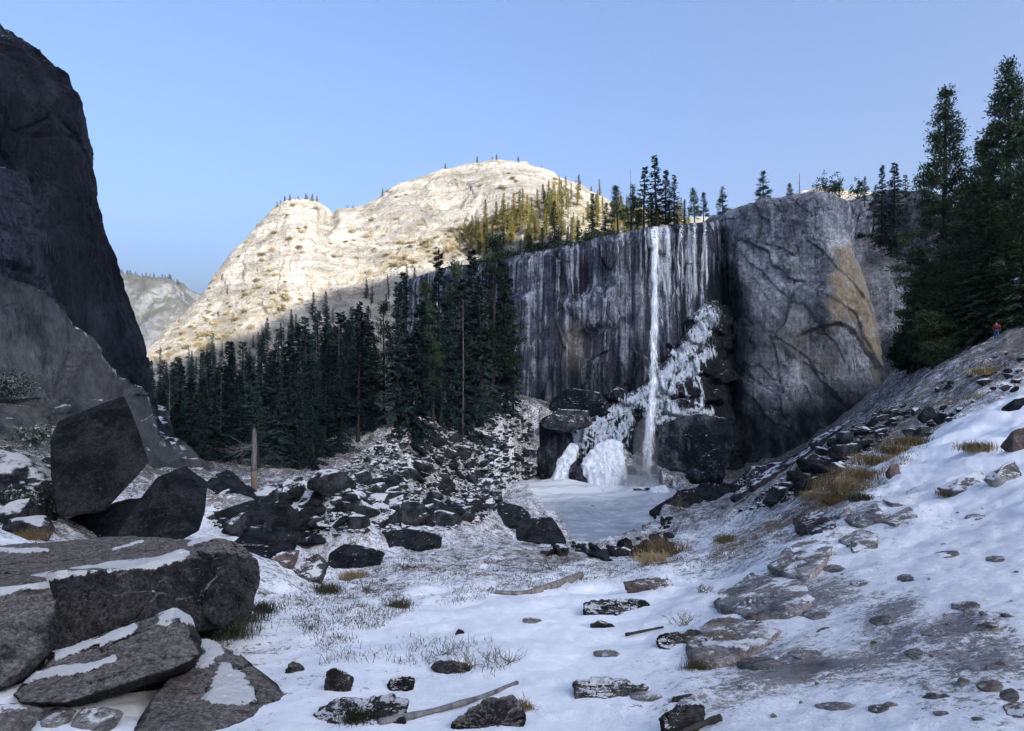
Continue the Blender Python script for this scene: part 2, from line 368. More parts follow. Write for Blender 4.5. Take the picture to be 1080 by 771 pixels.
def mat_frozen():
    t = NT('frozen_spray'); 
    n = t.noise(0.7, 6, 0.65, stretch=(1.5, 1.5, 0.25))
    col = t.mix(t.ramp(n, 0.34, 0.62), (0.55, 0.62, 0.70), (0.90, 0.915, 0.93))
    return t.done(col, 0.5, t.bump(n, 0.8, 0.5), 0.4)
M['frozen'] = mat_frozen()
def mat_water(name, lo, hi, zs, amount=1.0):
    """falling water: white streaks with holes between them"""
    t = NT(name); at = t.attr()
    n = t.m2('ADD', t.m2('MULTIPLY', t.noise(1.0, 5, 0.65, stretch=(2.2, 2.2, zs)), 0.65), t.m2('MULTIPLY', t.noise(1.0, 4, 0.6, stretch=(6, 6, zs*4)), 0.35))
    a = t.ramp(t.m2('ADD', n, t.m2('SUBTRACT', at[0], 0.5)), lo, hi, 0, amount)
    t.l(a, t.b.inputs['Alpha'])
    return t.done((0.84, 0.88, 0.93), 0.5, None, 0.3)
M['plunge'] = mat_water('falling_water', 0.44, 0.78, 0.09, 0.9)
M['veil'] = mat_water('thin_water_veil', 0.48, 0.74, 0.05, 0.6)

# ------------------------------------------------------------------ terrain
POOL_Z = -20.0
POOL_PX = [(528, 518), (545, 508), (590, 504), (640, 507), (690, 511), (722, 519), (712, 534), (699, 550), (691, 566), (665, 574), (632, 579), (606, 574), (588, 561), (562, 543), (537, 529)]
POOL = [tuple(P(x, y, (CZ-POOL_Z)*F/(y-HY))[:2]) for x, y in POOL_PX]
CTRL = []
for px in (330, 420, 500, 580, 660, 720):
    for py in (771, 720, 680, 650, 620, 600, 590, 580):
        if px == 720 and py < 600: continue
        CTRL.append((px, py, 1.7/((py-400)/704-(0.22 if px < 700 else 0.205))))
CTRL += [(900, 771, 4.6), (900, 700, 6.3), (900, 620, 10), (900, 560, 16), (890, 520, 24), (870, 505, 34), (850, 500, 45), (820, 510, 60), (780, 535, 80),
         (740, 560, 52), (700, 575, 70), (1080, 771, 4), (1080, 650, 6.5), (1080, 560, 11), (1080, 490, 18), (1000, 500, 20), (1000, 560, 13.5), (1080, 430, 30), (1000, 450, 38), (930, 470, 45),
         (1000, 400, 58), (1051, 357, 68), (1080, 345, 66), (940, 420, 78), (880, 462, 86), (830, 497, 92), (1000, 345, 100), (1080, 310, 100), (1150, 300, 90), (1150, 420, 30), (1200, 250, 150),
         (1200, 700, 5), (1300, 500, 12), (850, 480, 110), (780, 505, 138), (760, 690, 8.2), (800, 610, 13), (850, 560, 19), (745, 610, 19), (770, 570, 30), (800, 545, 40),
         (-200, 700, 5), (0, 771, 5.2), (100, 760, 5.8), (200, 745, 6.6), (300, 705, 8.2), (250, 640, 12.5), (300, 600, 19), (200, 590, 17), (220, 558, 28), (300, 572, 28), (130, 575, 20),
         (30, 560, 17), (0, 500, 25), (-150, 560, 10), (-150, 420, 24), (-400, 560, 8), (230, 522, 50), (268, 530, 45), (200, 497, 75), (300, 522, 60), (350, 502, 85), (400, 490, 98),
         (450, 468, 110), (430, 442, 125), (520, 450, 128), (560, 432, 142), (470, 520, 105), (500, 540, 95), (520, 560, 80), (560, 572, 82), (400, 555, 55), (350, 545, 50), (440, 560, 60),
         (150, 482, 110), (250, 472, 130), (200, 432, 200), (350, 422, 200), (150, 402, 300), (350, 402, 280), (450, 405, 200), (500, 405, 170), (0, 400, 300), (600, 400, 300), (900, 400, 300)]
CTRL = [(u, d, P(u, v, d)[2]) for u, v, d in CTRL] + [(540, 2.5, -0.45), (800, 2.2, -0.2), (300, 2.5, -0.5), (1000, 1.5, -0.1), (0, 2.0, -0.4), (540, 600, 0), (0, 700, 0), (1100, 600, 10)]
class RBF:
    def __init__(s, u, d, val, eps=0.07, lam=1e-3):
        s.X = np.stack([np.asarray(u, float), np.log(np.asarray(d, float))*0.55], 1); s.eps = eps
        n = len(s.X); K = s.k(s.X); A = np.zeros((n+1, n+1)); A[:n, :n] = K+np.eye(n)*lam*-1; A[:n, n] = 1; A[n, :n] = 1
        s.w = np.linalg.solve(A, np.concatenate([np.asarray(val, float), [0]]))
    def k(s, Q):
        r = np.sqrt(((Q[:, None, :]-s.X[None])**2).sum(2)+s.eps**2); return -r
    def __call__(s, u, d):
        Q = np.stack([u, np.log(d)*0.55], 1); out = np.zeros(len(Q))
        for i in range(0, len(Q), 40000): out[i:i+40000] = s.k(Q[i:i+40000])@s.w[:-1]+s.w[-1]
        return out
ca = np.array(CTRL)
RB = RBF((ca[:, 0]-HX)/F, ca[:, 1], ca[:, 2]/ca[:, 1])
def ud(x, y):
    r = np.maximum(np.hypot(x, y), 0.3); th = np.clip(np.arctan2(x, y), -0.95, 0.95); u = np.tan(th); return u, r*np.cos(th), np.arctan2(x, y)
def ground_z(x, y, fine=True):
    x = np.atleast_1d(np.asarray(x, float)); y = np.atleast_1d(np.asarray(y, float))
    u, d, th = ud(x, y)
    z = RB(u, np.maximum(d, 1.0))*d
    back = sstep(1.0, 1.9, np.abs(th)); z = z*(1-back)+back*np.minimum(np.hypot(x, y), 60)*0.02
    far = sstep(260, 420, np.hypot(x, y)); z = z*(1-far)
    p = np.stack([x, y, 0*x], 1); r = np.hypot(x, y)
    if fine:
        z = z+fbm(p*0.9, 4, 3)*np.clip(r*0.012, 0.02, 0.30)+fbm(p*4.0, 4, 5)*np.clip(0.022-r*0.0001, 0.008, 0.022)
        z = z+ridged(p*0.22, 4, 11)*0.9*sstep(28, 60, r)*(1-sstep(250, 300, r))
    sd = seg_dist(x, y, POOL, True); ins = in_poly(x, y, POOL); sd = np.where(ins, -sd, sd)
    wob = fbm(p*0.35, 3, 21)*1.2
    z = np.where(sd+wob < 0, np.minimum(z, POOL_Z-0.5), np.where(sd < 9, np.maximum(z, POOL_Z+0.05+0.08*np.clip(sd+wob, 0, 9)), z))
    return z
G_ANG = np.concatenate([np.linspace(-math.pi, -0.80, 60)[:-1], np.linspace(-0.80, 0.80, 620), np.linspace(0.80, math.pi, 60)[1:]])
G_RAD = np.concatenate([np.exp(np.linspace(math.log(0.5), math.log(300), 560)), np.exp(np.linspace(math.log(320), math.log(3100), 22))])
_A, _R = np.meshgrid(G_ANG, G_RAD); G_X = _R*np.sin(_A); G_Y = _R*np.cos(_A); G_Z = ground_z(G_X.ravel(), G_Y.ravel()).reshape(G_X.shape)
def at(px, py, dmin=2.2, dmax=260):
    """the point of the ground seen at this place in the photo"""
    th = math.atan2(px-HX, F); j = int(np.clip(np.searchsorted(G_ANG, th)-1, 0, len(G_ANG)-2)); f = (th-G_ANG[j])/(G_ANG[j+1]-G_ANG[j])
    z = G_Z[:, j]*(1-f)+G_Z[:, j+1]*f; c = math.cos(th); d = G_RAD*c; diff = CZ+d*(HY-py)/F-z
    i0, i1 = np.searchsorted(d, dmin), min(np.searchsorted(d, dmax), len(d)-1); hit = np.nonzero(diff[i0:i1] < 0)[0]
    if not len(hit): q = P(px, py, dmax); q[2] = z[i1]; return q
    i = max(i0+hit[0], 1); t = diff[i-1]/(diff[i-1]-diff[i]+1e-9); t = min(max(t, 0), 1); dd = d[i-1]+(d[i]-d[i-1])*t
    return np.array([dd*(px-HX)/F, dd, z[i-1]+(z[i]-z[i-1])*t])
# snow cover: (px, py, snow, dry grass, dirt)
COV = [(870, 697, .30, 0, .7), (935, 690, .33, 0, .7), (905, 700, .29, 0, .7), (870, 628, .38, 0, .7), (1010, 655, .42, 0, .7), (1045, 690, .44, 0, .7), (960, 640, .46, 0, .7), (500, 720, 0.95, 0, 0), (600, 660, 1.10, 0, 0), (450, 670, 0.90, 0, 0), (350, 650, 0.75, 0.1, 0), (330, 610, 0.60, 0.3, 0), (420, 615, 0.60, 0.4, 0), (520, 600, 0.52, 0.4, 0), (600, 605, 0.60, 0.4, 0), (470, 580, 0.50, 0.4, 0), (580, 585, 0.42, 0.5, 0), (400, 580, 0.55, 0.3, 0), (470, 640, 0.76, 0.2, 0), (560, 640, 0.95, 0, 0),
       (650, 640, 1.05, 0, 0), (700, 590, 0.60, 0.5, 0), (720, 660, 0.80, 0, 0.2), (760, 560, 0.62, 0.5, 0), (800, 540, 0.54, 0.4, 0), (830, 520, 0.38, 0.6, 0), (900, 480, 0.28, 1, 0), (950, 460, 0.38, 0.9, 0), (900, 510, 0.41, 0.9, 0), (990, 470, 1.15, 0.1, 0), (1020, 430, 0.51, 0.5, 0), (1050, 400, 0.44, 0.7, 0), (960, 430, 0.36, 0.5, 0), (900, 455, 0.32, 0.2, 0), (840, 480, 0.32, 0.1, 0),
       (1000, 390, 0.41, 0.5, 0), (1060, 365, 0.31, 0.5, 0.2), (1000, 520, 0.85, 0.2, 0.4), (1060, 560, 0.83, 0, 0.7), (960, 580, 0.81, 0, 0.6), (900, 600, 0.68, 0, 0.8), (880, 690, 0.43, 0, 1), (800, 730, 0.51, 0, 1), (960, 700, 0.55, 0, 0.9), (1050, 650, 0.68, 0, 0.8), (980, 640, 0.71, 0, 0.8), (1050, 740, 0.75, 0, 0.7), (920, 750, 0.79, 0, 0.6), (850, 650, 0.61, 0, 0.9), (740, 740, 0.63, 0, 0.8), (870, 720, 0.53, 0, 0.9), (920, 620, 0.73, 0, 0.8),
       (640, 740, 0.95, 0, 0), (560, 690, 1.05, 0, 0), (250, 650, 0.62, 0.2, 0), (60, 740, 1.10, 0, 0), (150, 760, 0.85, 0, 0.1), (20, 540, 0.45, 0.5, 0), (30, 490, 0.40, 0.4, 0), (220, 540, 0.69, 0.2, 0), (190, 500, 0.35, 0.2, 0), (300, 530, 0.60, 0.1, 0), (400, 520, 0.50, 0, 0), (480, 500, 0.47, 0, 0), (440, 460, 0.50, 0, 0), (560, 460, 0.80, 0, 0), (350, 480, 0.35, 0, 0), (250, 500, 0.35, 0, 0), (520, 530, 0.51, 0, 0)]
cv = [(at(a, b), c, d, e) for a, b, c, d, e in COV]
cu = [q[0][0]/q[0][1] for q in cv]; cdp = [q[0][1] for q in cv]
RC = [RBF(cu, cdp, [q[k] for q in cv], 0.05, 1e-3) for k in (1, 2, 3)]
def cover(x, y):
    u, d, th = ud(x, y); d = np.maximum(d, 2.5)
    return np.clip(np.stack([R(u, d) for R in RC], 1), [0.1, 0, 0], [1.2, 1, 1])
def build_ground():
    ang, rad, x, y, z = G_ANG, G_RAD, G_X.ravel(), G_Y.ravel(), G_Z.ravel()
    at_ = cover(x, y)
    fl = sstep(120, 160, np.hypot(x, y)); at_[:, 0] = at_[:, 0]*(1-fl)+0.25*fl
    o = link('ground', mesh_np('ground', np.stack([x, y, z], 1), grid_faces(len(ang), len(rad))[:, ::-1], True, M['ground'], at_)); tag(o, kind='structure')
    o['label'] = 'snow dusted stony ground of the meadow, trail bank and talus slope'
build_ground()

def catmull(ctrl, n):
    ctrl = np.asarray(ctrl, float); k = len(ctrl); t = np.linspace(0, k-1, n); i = np.clip(np.floor(t).astype(int), 0, k-2); f = (t-i)[:, None, None] if ctrl.ndim == 3 else (t-i)[:, None]
    p0, p1, p2, p3 = ctrl[np.maximum(i-1, 0)], ctrl[i], ctrl[i+1], ctrl[np.minimum(i+2, k-1)]
    m1, m2 = 0.35*(p2-p0), 0.35*(p3-p1)
    return (2*f**3-3*f**2+1)*p1+(f**3-2*f**2+f)*m1+(-2*f**3+3*f**2)*p2+(f**3-f**2)*m2
def patch(name, ctrl, nu, nv, disp, mat, mask=None, label=None):
    """ctrl[row][col] = world points, interpolated to a fine sheet and broken up along its normals"""
    c = catmull(np.asarray(ctrl, float), nv)                 # rows
    c = np.swapaxes(catmull(np.swapaxes(c, 0, 1), nu), 0, 1)
    V = c.reshape(-1, 3)
    du = np.gradient(c, axis=1); dv = np.gradient(c, axis=0); N = np.cross(du, dv); N /= np.linalg.norm(N, axis=2)[..., None]+1e-9
    N = N.reshape(-1, 3)
    px = HX+F*V[:, 0]/np.maximum(V[:, 1], 1); py = HY-F*(V[:, 2]-CZ)/np.maximum(V[:, 1], 1)
    V2 = V+N*disp(V, px, py)[:, None]
    mk = np.zeros((len(V), 3))
    if mask is not None: mk = mask(V, px, py)
    o = link(name, mesh_np(name, V2, grid_faces(nu, nv), True, mat, mk)); tag(o, label=label, kind='structure')
    return o, V2
def prow(lst): return [P(*q) for q in lst]

# sunlit dome behind the valley
DOME = [(80, 430, 300, 340), (110, 405, 305, 345), (150, 378, 310, 360), (190, 337, 312, 390), (225, 296, 315, 410), (262, 246, 316, 430), (290, 221, 318, 440), (306, 212, 320, 446), (332, 212, 322, 452), (352, 220, 322, 462), (385, 216, 322, 475), (420, 194, 322, 485),
        (455, 181, 320, 492), (490, 172, 315, 498), (520, 168, 308, 500), (550, 172, 300, 500), (580, 183, 298, 500), (605, 196, 298, 505), (640, 212, 300, 510), (700, 228, 310, 520), (760, 226, 320, 530), (820, 212, 330, 540), (870, 199, 335, 545), (915, 205, 340, 550), (980, 215, 345, 560), (1060, 190, 350, 580)]
def build_dome():
    rows = [[], [], [], [], [], []]
    for px, py, db, dr in DOME:
        b = 445 if px < 480 else 445-(px-480)*1.9
        b = max(b, 285 if px < 720 else 262)
        for k, (ty, td) in enumerate(((0.0, 0.0), (0.36, 0.20), (0.72, 0.52), (1.0, 1.0))):
            y = b+(py-b)*ty; d = db+(dr-db)*td
            rows[k].append(P(px, y, d))
        q = P(px, py, dr); rows[4].append(q+np.array([0, 70, -14])); rows[5].append(q+np.array([0, 260, -q[2]-10]))
    def disp(V, px, py):
        a = sstep(0, 40, V[:, 2]+6)
        q = V/np.array([60, 90, 60])
        r = fbm(q, 5, 31)*6+ridged(V/np.array([34, 60, 26])+fbm(V/80, 3, 8)[:, None], 5, 33)*2.2
        val, ed = cells(V/np.array([26, 26, 20])+fbm(V/30, 2, 5)[:, None]*0.5, 40)
        r += (val-0.5)*2.6-1.2*(1-sstep(0, 0.06, ed))
        r -= 9*soft_poly(px, py, [(338, 222), (352, 220), (356, 232), (345, 248), (336, 246)], 5)    # the dark notch in the shoulder
        r += 4*soft_poly(px, py, [(300, 225), (334, 222), (332, 246), (306, 262)], 8)
        r -= 3*soft_poly(px, py, [(470, 208), (492, 205), (486, 222), (466, 222)], 4)
        return r*a*0.8
    def mask(V, px, py):
        m = np.zeros((len(V), 3))
        g = 0.9*soft_poly(px, py, [(370, 285), (420, 262), (480, 238), (560, 215), (650, 205), (660, 260), (560, 280), (480, 275), (430, 282), (380, 300)], 14)
        g = np.maximum(g, 0.55*soft_poly(px, py, [(150, 385), (190, 345), (240, 310), (290, 300), (330, 318), (280, 350), (170, 400)], 18))
        g = np.maximum(g, 0.32); m[:, 1] = g
        return m
    return patch('mountain', rows, 560, 380, disp, M['mountain'], mask, 'big pale granite dome lit by the sun behind the forest')
DOME_O, DOME_V = build_dome()
dome_bvh = BVHTree.FromPolygons([tuple(v) for v in DOME_V.tolist()], grid_faces(560, 380).tolist())
def dome_hit(px, py):
    d = Vector(P(px, py, 1.0))-Vector((0, 0, CZ)); h = dome_bvh.ray_cast(Vector((0, 0, CZ)), d.normalized(), 3000)
    return None if h[0] is None else np.array(h[0])

# the ridge south of the valley, unseen behind the camera: its crest is shaped to shade everything up to the shadow line on the dome
def build_ridge():
    B = [(135, 394), (165, 384), (200, 375), (240, 362), (270, 352), (300, 335), (330, 318), (370, 308), (400, 298), (440, 289), (480, 277), (520, 268), (570, 262), (620, 258)]
    W, S = [], []
    for px, py in B:
        h = dome_hit(px, py)
        if h is None: continue
        W.append(0.8*h[0]+0.6*h[1]); S.append(h[2]-TANE*(0.6*h[0]-0.8*h[1]))
    W = np.array(W); S = np.array(S); i = np.argsort(W); W, S = W[i], S[i]
    ws = np.linspace(-900, 900, 500); cr = np.interp(ws, W, S)
    ker = np.ones(5)/5; cr = np.convolve(np.pad(cr, 2, 'edge'), ker, 'valid')
    jag = fbm(np.stack([ws/26, 0*ws, 0*ws], 1), 5, 70, 0.7)*10
    A0 = 1150; rows = []
    for da, fz in ((-420, None), (-200, 0.5), (-60, 0.86), (0, 1.0), (80, 0.9), (300, 0.5), (700, None)):
        hz = (cr+TANE*A0+jag)*(fz if fz is not None else 0)-(40 if fz is None else 0)
        a = A0+da
        rows.append(np.stack([0.6*a+0.8*ws, -0.8*a+0.6*ws, hz], 1))
    V = np.concatenate(rows); o = link('shading_ridge', mesh_np('shading_ridge', V, grid_faces(500, 7), True, M['far'], np.zeros((len(V), 3)))); tag(o, label='unseen high ridge shaped to shade the valley from the south', kind='structure')
build_ridge()

# distant mountain in the gap of the valley
def build_far():
    top = [(40, 300), (90, 291), (120, 289), (150, 292), (175, 294), (187, 298), (192, 306), (199, 318), (215, 345), (240, 380), (300, 400)]
    rows = [[], [], [], [], []]
    for px, py in top:
        for k, (ty, d) in enumerate(((0, 1420), (0.45, 1500), (0.85, 1560), (1, 1640))):
            rows[k].append(P(px, 425+(py-425)*ty, d))
        q = P(px, py, 1640); rows[4].append(q+np.array([0, 500, -60]))
    def disp(V, px, py):
        return ridged(V/np.array([150, 150, 220]), 5, 51)*22+fbm(V/45, 4, 52)*12
    patch('distant_mountain', rows, 200, 150, disp, M['far'], None, 'far blue grey mountain wall with trees on its rim')
build_far()

# left canyon wall
EDGE = [(620, 250), (560, 238), (505, 214), (480, 192), (462, 174), (440, 158), (410, 147), (390, 141), (345, 130), (300, 118), (256, 108), (240, 101), (210, 96), (165, 87), (130, 81), (105, 76), (85, 66), (65, 51), (45, 25), (35, -2), (15, -60), (-40, -160)]
def build_left():
    rows = []
    for py, e in EDGE:
        dz = 62 if py < 430 else 62-(py-430)*0.10
        z0 = P(0, py, 40)[2]
        rows.append([np.array([-34, -25, z0]), np.array([-25, 8, z0*0.9-1]), P(e-330, py, 36), P(e-170, py, 45), P(e-70, py, 55), P(e, py, dz), P(e-8, py, dz+8), P(e-50, py, dz+30), P(e-160, py, dz+70)])
    def disp(V, px, py):
        r = ridged(V/np.array([6, 8, 20])+fbm(V/15, 3, 6)[:, None]*0.6, 5, 61)*1.0+ridged(V/np.array([1.6, 2.2, 7]), 4, 62)*0.35+fbm(V/0.9, 3, 63)*0.1
        val, ed = cells(V/np.array([8, 8, 13])+fbm(V/9, 2, 5)[:, None]*0.5, 66); r += (val-0.5)*0.7-0.25*(1-sstep(0, 0.04, ed))
        # the lower slab steps out below a slanting ledge
        line = np.interp(px, [-200, 0, 40, 80, 112, 145, 170], [250, 315, 345, 385, 414, 440, 470])
        r += 2.6*sstep(-3, 4, py-line)*sstep(190, 130, px)*(1-0.5*sstep(60, 200, py-line))
        return r*(0.35+0.65*sstep(0, 50, np.hypot(V[:, 0], V[:, 1])))
    def mask(V, px, py):
        m = np.zeros((len(V), 3))
        line = np.interp(px, [-200, 0, 40, 80, 112, 145, 170], [250, 315, 345, 385, 414, 440, 470])
        low = sstep(0, 8, py-line); m[:, 1] = low*(0.50+0.40*sstep(110, 20, px)*sstep(330, 420, py))
        m[:, 0] = 0.42*np.exp(-((py-line-6)/5)**2)*sstep(-20, 40, px)
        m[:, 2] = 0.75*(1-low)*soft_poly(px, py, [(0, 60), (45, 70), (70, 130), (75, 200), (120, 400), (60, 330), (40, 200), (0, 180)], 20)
        return m
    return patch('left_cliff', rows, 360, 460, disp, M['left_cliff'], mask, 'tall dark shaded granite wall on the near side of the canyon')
build_left()

# the cliff the falls run over
FC = [(420, 182, 300), (470, 172, 284), (505, 165, 280), (530, 158, 276), (560, 155, 268), (600, 152, 260), (640, 150, 251), (675, 149, 243), (700, 149, 240), (725, 151, 238), (748, 154, 236), (765, 160, 233), (785, 168, 226), (820, 176, 218)]
STREAKS = [(688, 5), (676, 3), (703, 7), (716, 4), (728, 6), (742, 4), (664, 2), (652, 2)]
ICE_POLY_TOP = [(678, 243), (748, 238), (746, 290), (735, 345), (715, 375), (706, 330), (690, 420), (682, 420)]
def build_falls_cliff():
    rows = [[] for _ in range(8)]
    for px, d, top in FC:
        for k, f in enumerate((0, 0.3, 0.6, 0.88, 1.0)):
            rows[k].append(P(px, 530+(top-530)*f, d+3.0*f))
        q = P(px, top, d+3)
        rows[5].append(q+np.array([0, 3.5, 0.5])); rows[6].append(q+np.array([0, 40, 5])); rows[7].append(q+np.array([0, 190, 24]))
    def disp(V, px, py):
        top = np.interp(px, [f[0] for f in FC], [f[2] for f in FC]); face = sstep(0, 10, py-top)
        col = V*np.array([1, 1, 0])
        r = ridged(np.stack([V[:, 0]/5.5, V[:, 1]/9, V[:, 2]/70], 1), 4, 80)*0.9+fbm(V/np.array([9, 9, 22]), 4, 81)*1.6
        val, ed = cells(V/np.array([6, 9, 15])+fbm(V/12, 2, 5)[:, None]*0.4, 83); r += (val-0.5)*1.5-0.3*(1-sstep(0, 0.05, ed))+ridged(V/np.array([1.4, 2, 12]), 3, 84)*0.3
        r += fbm(V/np.array([1.2, 1.2, 3]), 3, 85)*0.25
        r += 1.8*soft_poly(px, py, [(598, 322), (628, 306), (652, 300), (646, 340), (620, 348)], 8)          # overhanging block left of the falls
        r += 2.0*soft_poly(px, py, [(540, 318), (565, 312), (566, 420), (545, 430)], 6)
        r -= 1.1*soft_poly(px, py, [(600, 352), (650, 348), (655, 420), (598, 420)], 6)
        return -(r)*face if False else r*(0.15+0.85*face)
    def mask(V, px, py):
        m = np.zeros((len(V), 3)); top = np.interp(px, [f[0] for f in FC], [f[2] for f in FC])
        ice = 0.41*soft_poly(px, py, ICE_POLY_TOP, 8)
        for x, wd in STREAKS:
            ice = np.maximum(ice, 0.54*np.exp(-((px-x-0.02*(py-240))/wd)**2)*sstep(top-2, top+10, py)*sstep(420, 300, py))
        ice = np.maximum(ice, 0.50*np.exp(-((px-661)/1.6)**2)*sstep(270, 300, py)*sstep(400, 370, py))
        ice *= face_only(py, top); m[:, 0] = ice
        m[:, 1] = 0.35*soft_poly(px, py, [(590, 345), (618, 340), (620, 385), (592, 390)], 14)
        m[:, 2] = np.maximum(0.75*soft_poly(px, py, [(560, 385), (680, 375), (680, 440), (560, 440)], 20), 0.97*soft_poly(px, py, [(744, 290), (790, 250), (800, 500), (740, 500)], 10))  # second area paints in the shade of the hollow beside the falls
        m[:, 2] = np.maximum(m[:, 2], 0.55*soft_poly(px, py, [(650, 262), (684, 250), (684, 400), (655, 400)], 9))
        return m
    def face_only(py, top): return sstep(-3, 3, py-top+2)
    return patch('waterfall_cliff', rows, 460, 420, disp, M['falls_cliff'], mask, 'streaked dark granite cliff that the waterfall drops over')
build_falls_cliff()

# rounded buttress right of the falls
def build_buttress():
    rows = []
    rim = [(757, 233), (768, 225), (788, 216), (815, 212), (842, 209), (868, 207), (890, 209), (903, 216), (901, 230), (884, 228)]
    dl = [160, 155, 149.5, 146, 144, 142.5, 143, 146, 160, 182]
    lv = [(540, 942), (480, 940), (440, 937), (400, 931), (350, 921), (300, 910), (262, 899)]
    for py, e in lv:
        xs = [768, 770, 778, 806, 838, 868, 895]; k = (e-770)/(899-770)
        xs = [768+(x-768)*k if x > 778 else x for x in xs]+[e, e-3, e-16]
        bul = (540-py)/280
        up = max(0, min(1, (360-py)/90)); rows.append([P(x, py, d+2*bul) for x, d in zip(xs, [176-15*up, 168-12*up, 154-4*up, 147, 143.5, 141.5, 142, 145.5, 158, 182])])
    rows.append([P(x, y+10, d+3) for (x, y), d in zip(rim, dl)])
    rows.append([P(x, y, d+5) for (x, y), d in zip(rim, dl)])
    rows.append([P(x, y, d+5)+np.array([0, 14, 1.5]) for (x, y), d in zip(rim, dl)])
    rows.append([P(x, y, d+5)+np.array([0, 120, 10]) for (x, y), d in zip(rim, dl)])
    def disp(V, px, py):
        r = fbm(V/np.array([16, 16, 24]), 4, 90)*1.2+fbm(V/3.5, 5, 91, 0.6)*0.35
        # exfoliation: slanting stepped sheets
        q = np.stack([(V[:, 0]*0.75+V[:, 2]*0.65)/13, V[:, 1]/20, (V[:, 2]*0.75-V[:, 0]*0.65)/30], 1)
        val, ed = cells(q*1.3+fbm(V/14, 3, 7)[:, None]*0.35, 92); r += (val-0.5)*1.5-0.25*(1-sstep(0, 0.02, ed)); v2, e2 = cells(q*np.array([4, 3, 2.2])+fbm(V/6, 2, 9)[:, None]*0.3, 97); r += (v2-0.5)*0.5; r += ridged(q*np.array([3.0, 3, 1.0]), 4, 93)*0.35
        r += 0.7*soft_poly(px, py, [(868, 262), (896, 262), (914, 320), (925, 372), (905, 350), (885, 345), (862, 350)], 12)
        arch = np.interp(px, [840, 862, 885, 905, 925], [352, 343, 338, 350, 385]); r -= 1.3*sstep(0, 5, py-arch)*sstep(835, 850, px)*sstep(500, 420, py)
        return r
    def mask(V, px, py):
        m = np.zeros((len(V), 3))
        m[:, 1] = 1.0*soft_poly(px+fbm(V/3, 4, 98)*9, py, [(880, 264), (898, 258), (914, 312), (928, 370), (938, 420), (941, 462), (931, 440), (920, 385), (906, 345), (888, 338), (874, 345), (876, 300)], 8)
        m[:, 1] = np.maximum(m[:, 1], 0.25*soft_poly(px, py, [(790, 320), (840, 330), (900, 360), (900, 410), (800, 400)], 22))
        m[:, 2] = np.maximum(1.0*sstep(385, 440, py+0.10*(px-850)), 1.0*sstep(800, 780, px)*sstep(265, 320, py))  # darker towards the base; left edge has the corner's shade painted in
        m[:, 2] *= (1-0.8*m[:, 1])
        return m
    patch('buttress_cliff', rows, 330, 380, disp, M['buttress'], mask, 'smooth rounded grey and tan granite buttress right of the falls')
    # recessed wall behind it, running on to the right behind the trees
    rows = [[] for _ in range(7)]
    R = [(880, 168, 225), (905, 166, 211), (930, 164, 206), (965, 160, 204), (1010, 155, 210), (1080, 150, 200), (1200, 140, 190), (1400, 135, 200)]
    for px, d, top in R:
        for k, f in enumerate((0, 0.35, 0.7, 0.86, 1.0)):
            rows[k].append(P(px, 520+(top-520)*f, d+(0 if f < 0.8 else 14*(f-0.7))))
        q = P(px, top, d+5); rows[5].append(q+np.array([0, 12, 1.0])); rows[6].append(q+np.array([0, 150, 10]))
    def disp2(V, px, py):
        val, ed = cells(V/np.array([8, 8, 18]), 96); return fbm(V/np.array([8, 8, 16]), 5, 95)*1.8+(val-0.5)*1.6
    def mask2(V, px, py):
        m = np.zeros((len(V), 3)); m[:, 2] = 0.2*sstep(330, 380, py); return m
    patch('recessed_cliff', rows, 200, 160, disp2, M['buttress'], mask2, 'recessed grey granite wall behind the buttress and the right hand trees')
build_buttress()

# stepped, ice covered rock apron under the falls
ICE_LINES = [([(745, 334), (735, 362), (722, 372), (706, 392), (690, 408), (668, 424), (648, 436), (628, 446), (606, 462), (592, 486), (590, 503)], 9),
             ([(748, 372), (730, 388), (712, 402), (704, 420), (712, 436), (722, 452), (724, 478)], 6),
             ([(756, 433), (728, 436), (705, 440), (690, 448)], 4), ([(634, 455), (640, 480), (648, 505)], 12), ([(606, 470), (598, 500)], 8), ([(665, 430), (655, 470)], 5), ([(700, 395), (690, 440)], 7), ([(722, 452), (712, 470), (700, 480)], 6)]
_g = np.random.default_rng(44); _main = np.array(ICE_LINES[0][0], float)
ICE_LINES = [(pl, wd*1.35) for pl, wd in ICE_LINES]
for _i in range(20):
    _k = _g.uniform(0.3, len(_main)-1.2); _p = _main[int(_k)]*(1-_k % 1)+_main[int(_k)+1]*(_k % 1)+_g.normal(size=2)*5; _l = [tuple(_p)]
    for _j in range(_g.integers(2, 5)): _p = _p+np.array([_g.normal()*6+2, _g.uniform(7, 17)]); _l.append(tuple(_p))
    ICE_LINES.append((_l, _g.uniform(1.2, 4.2)))
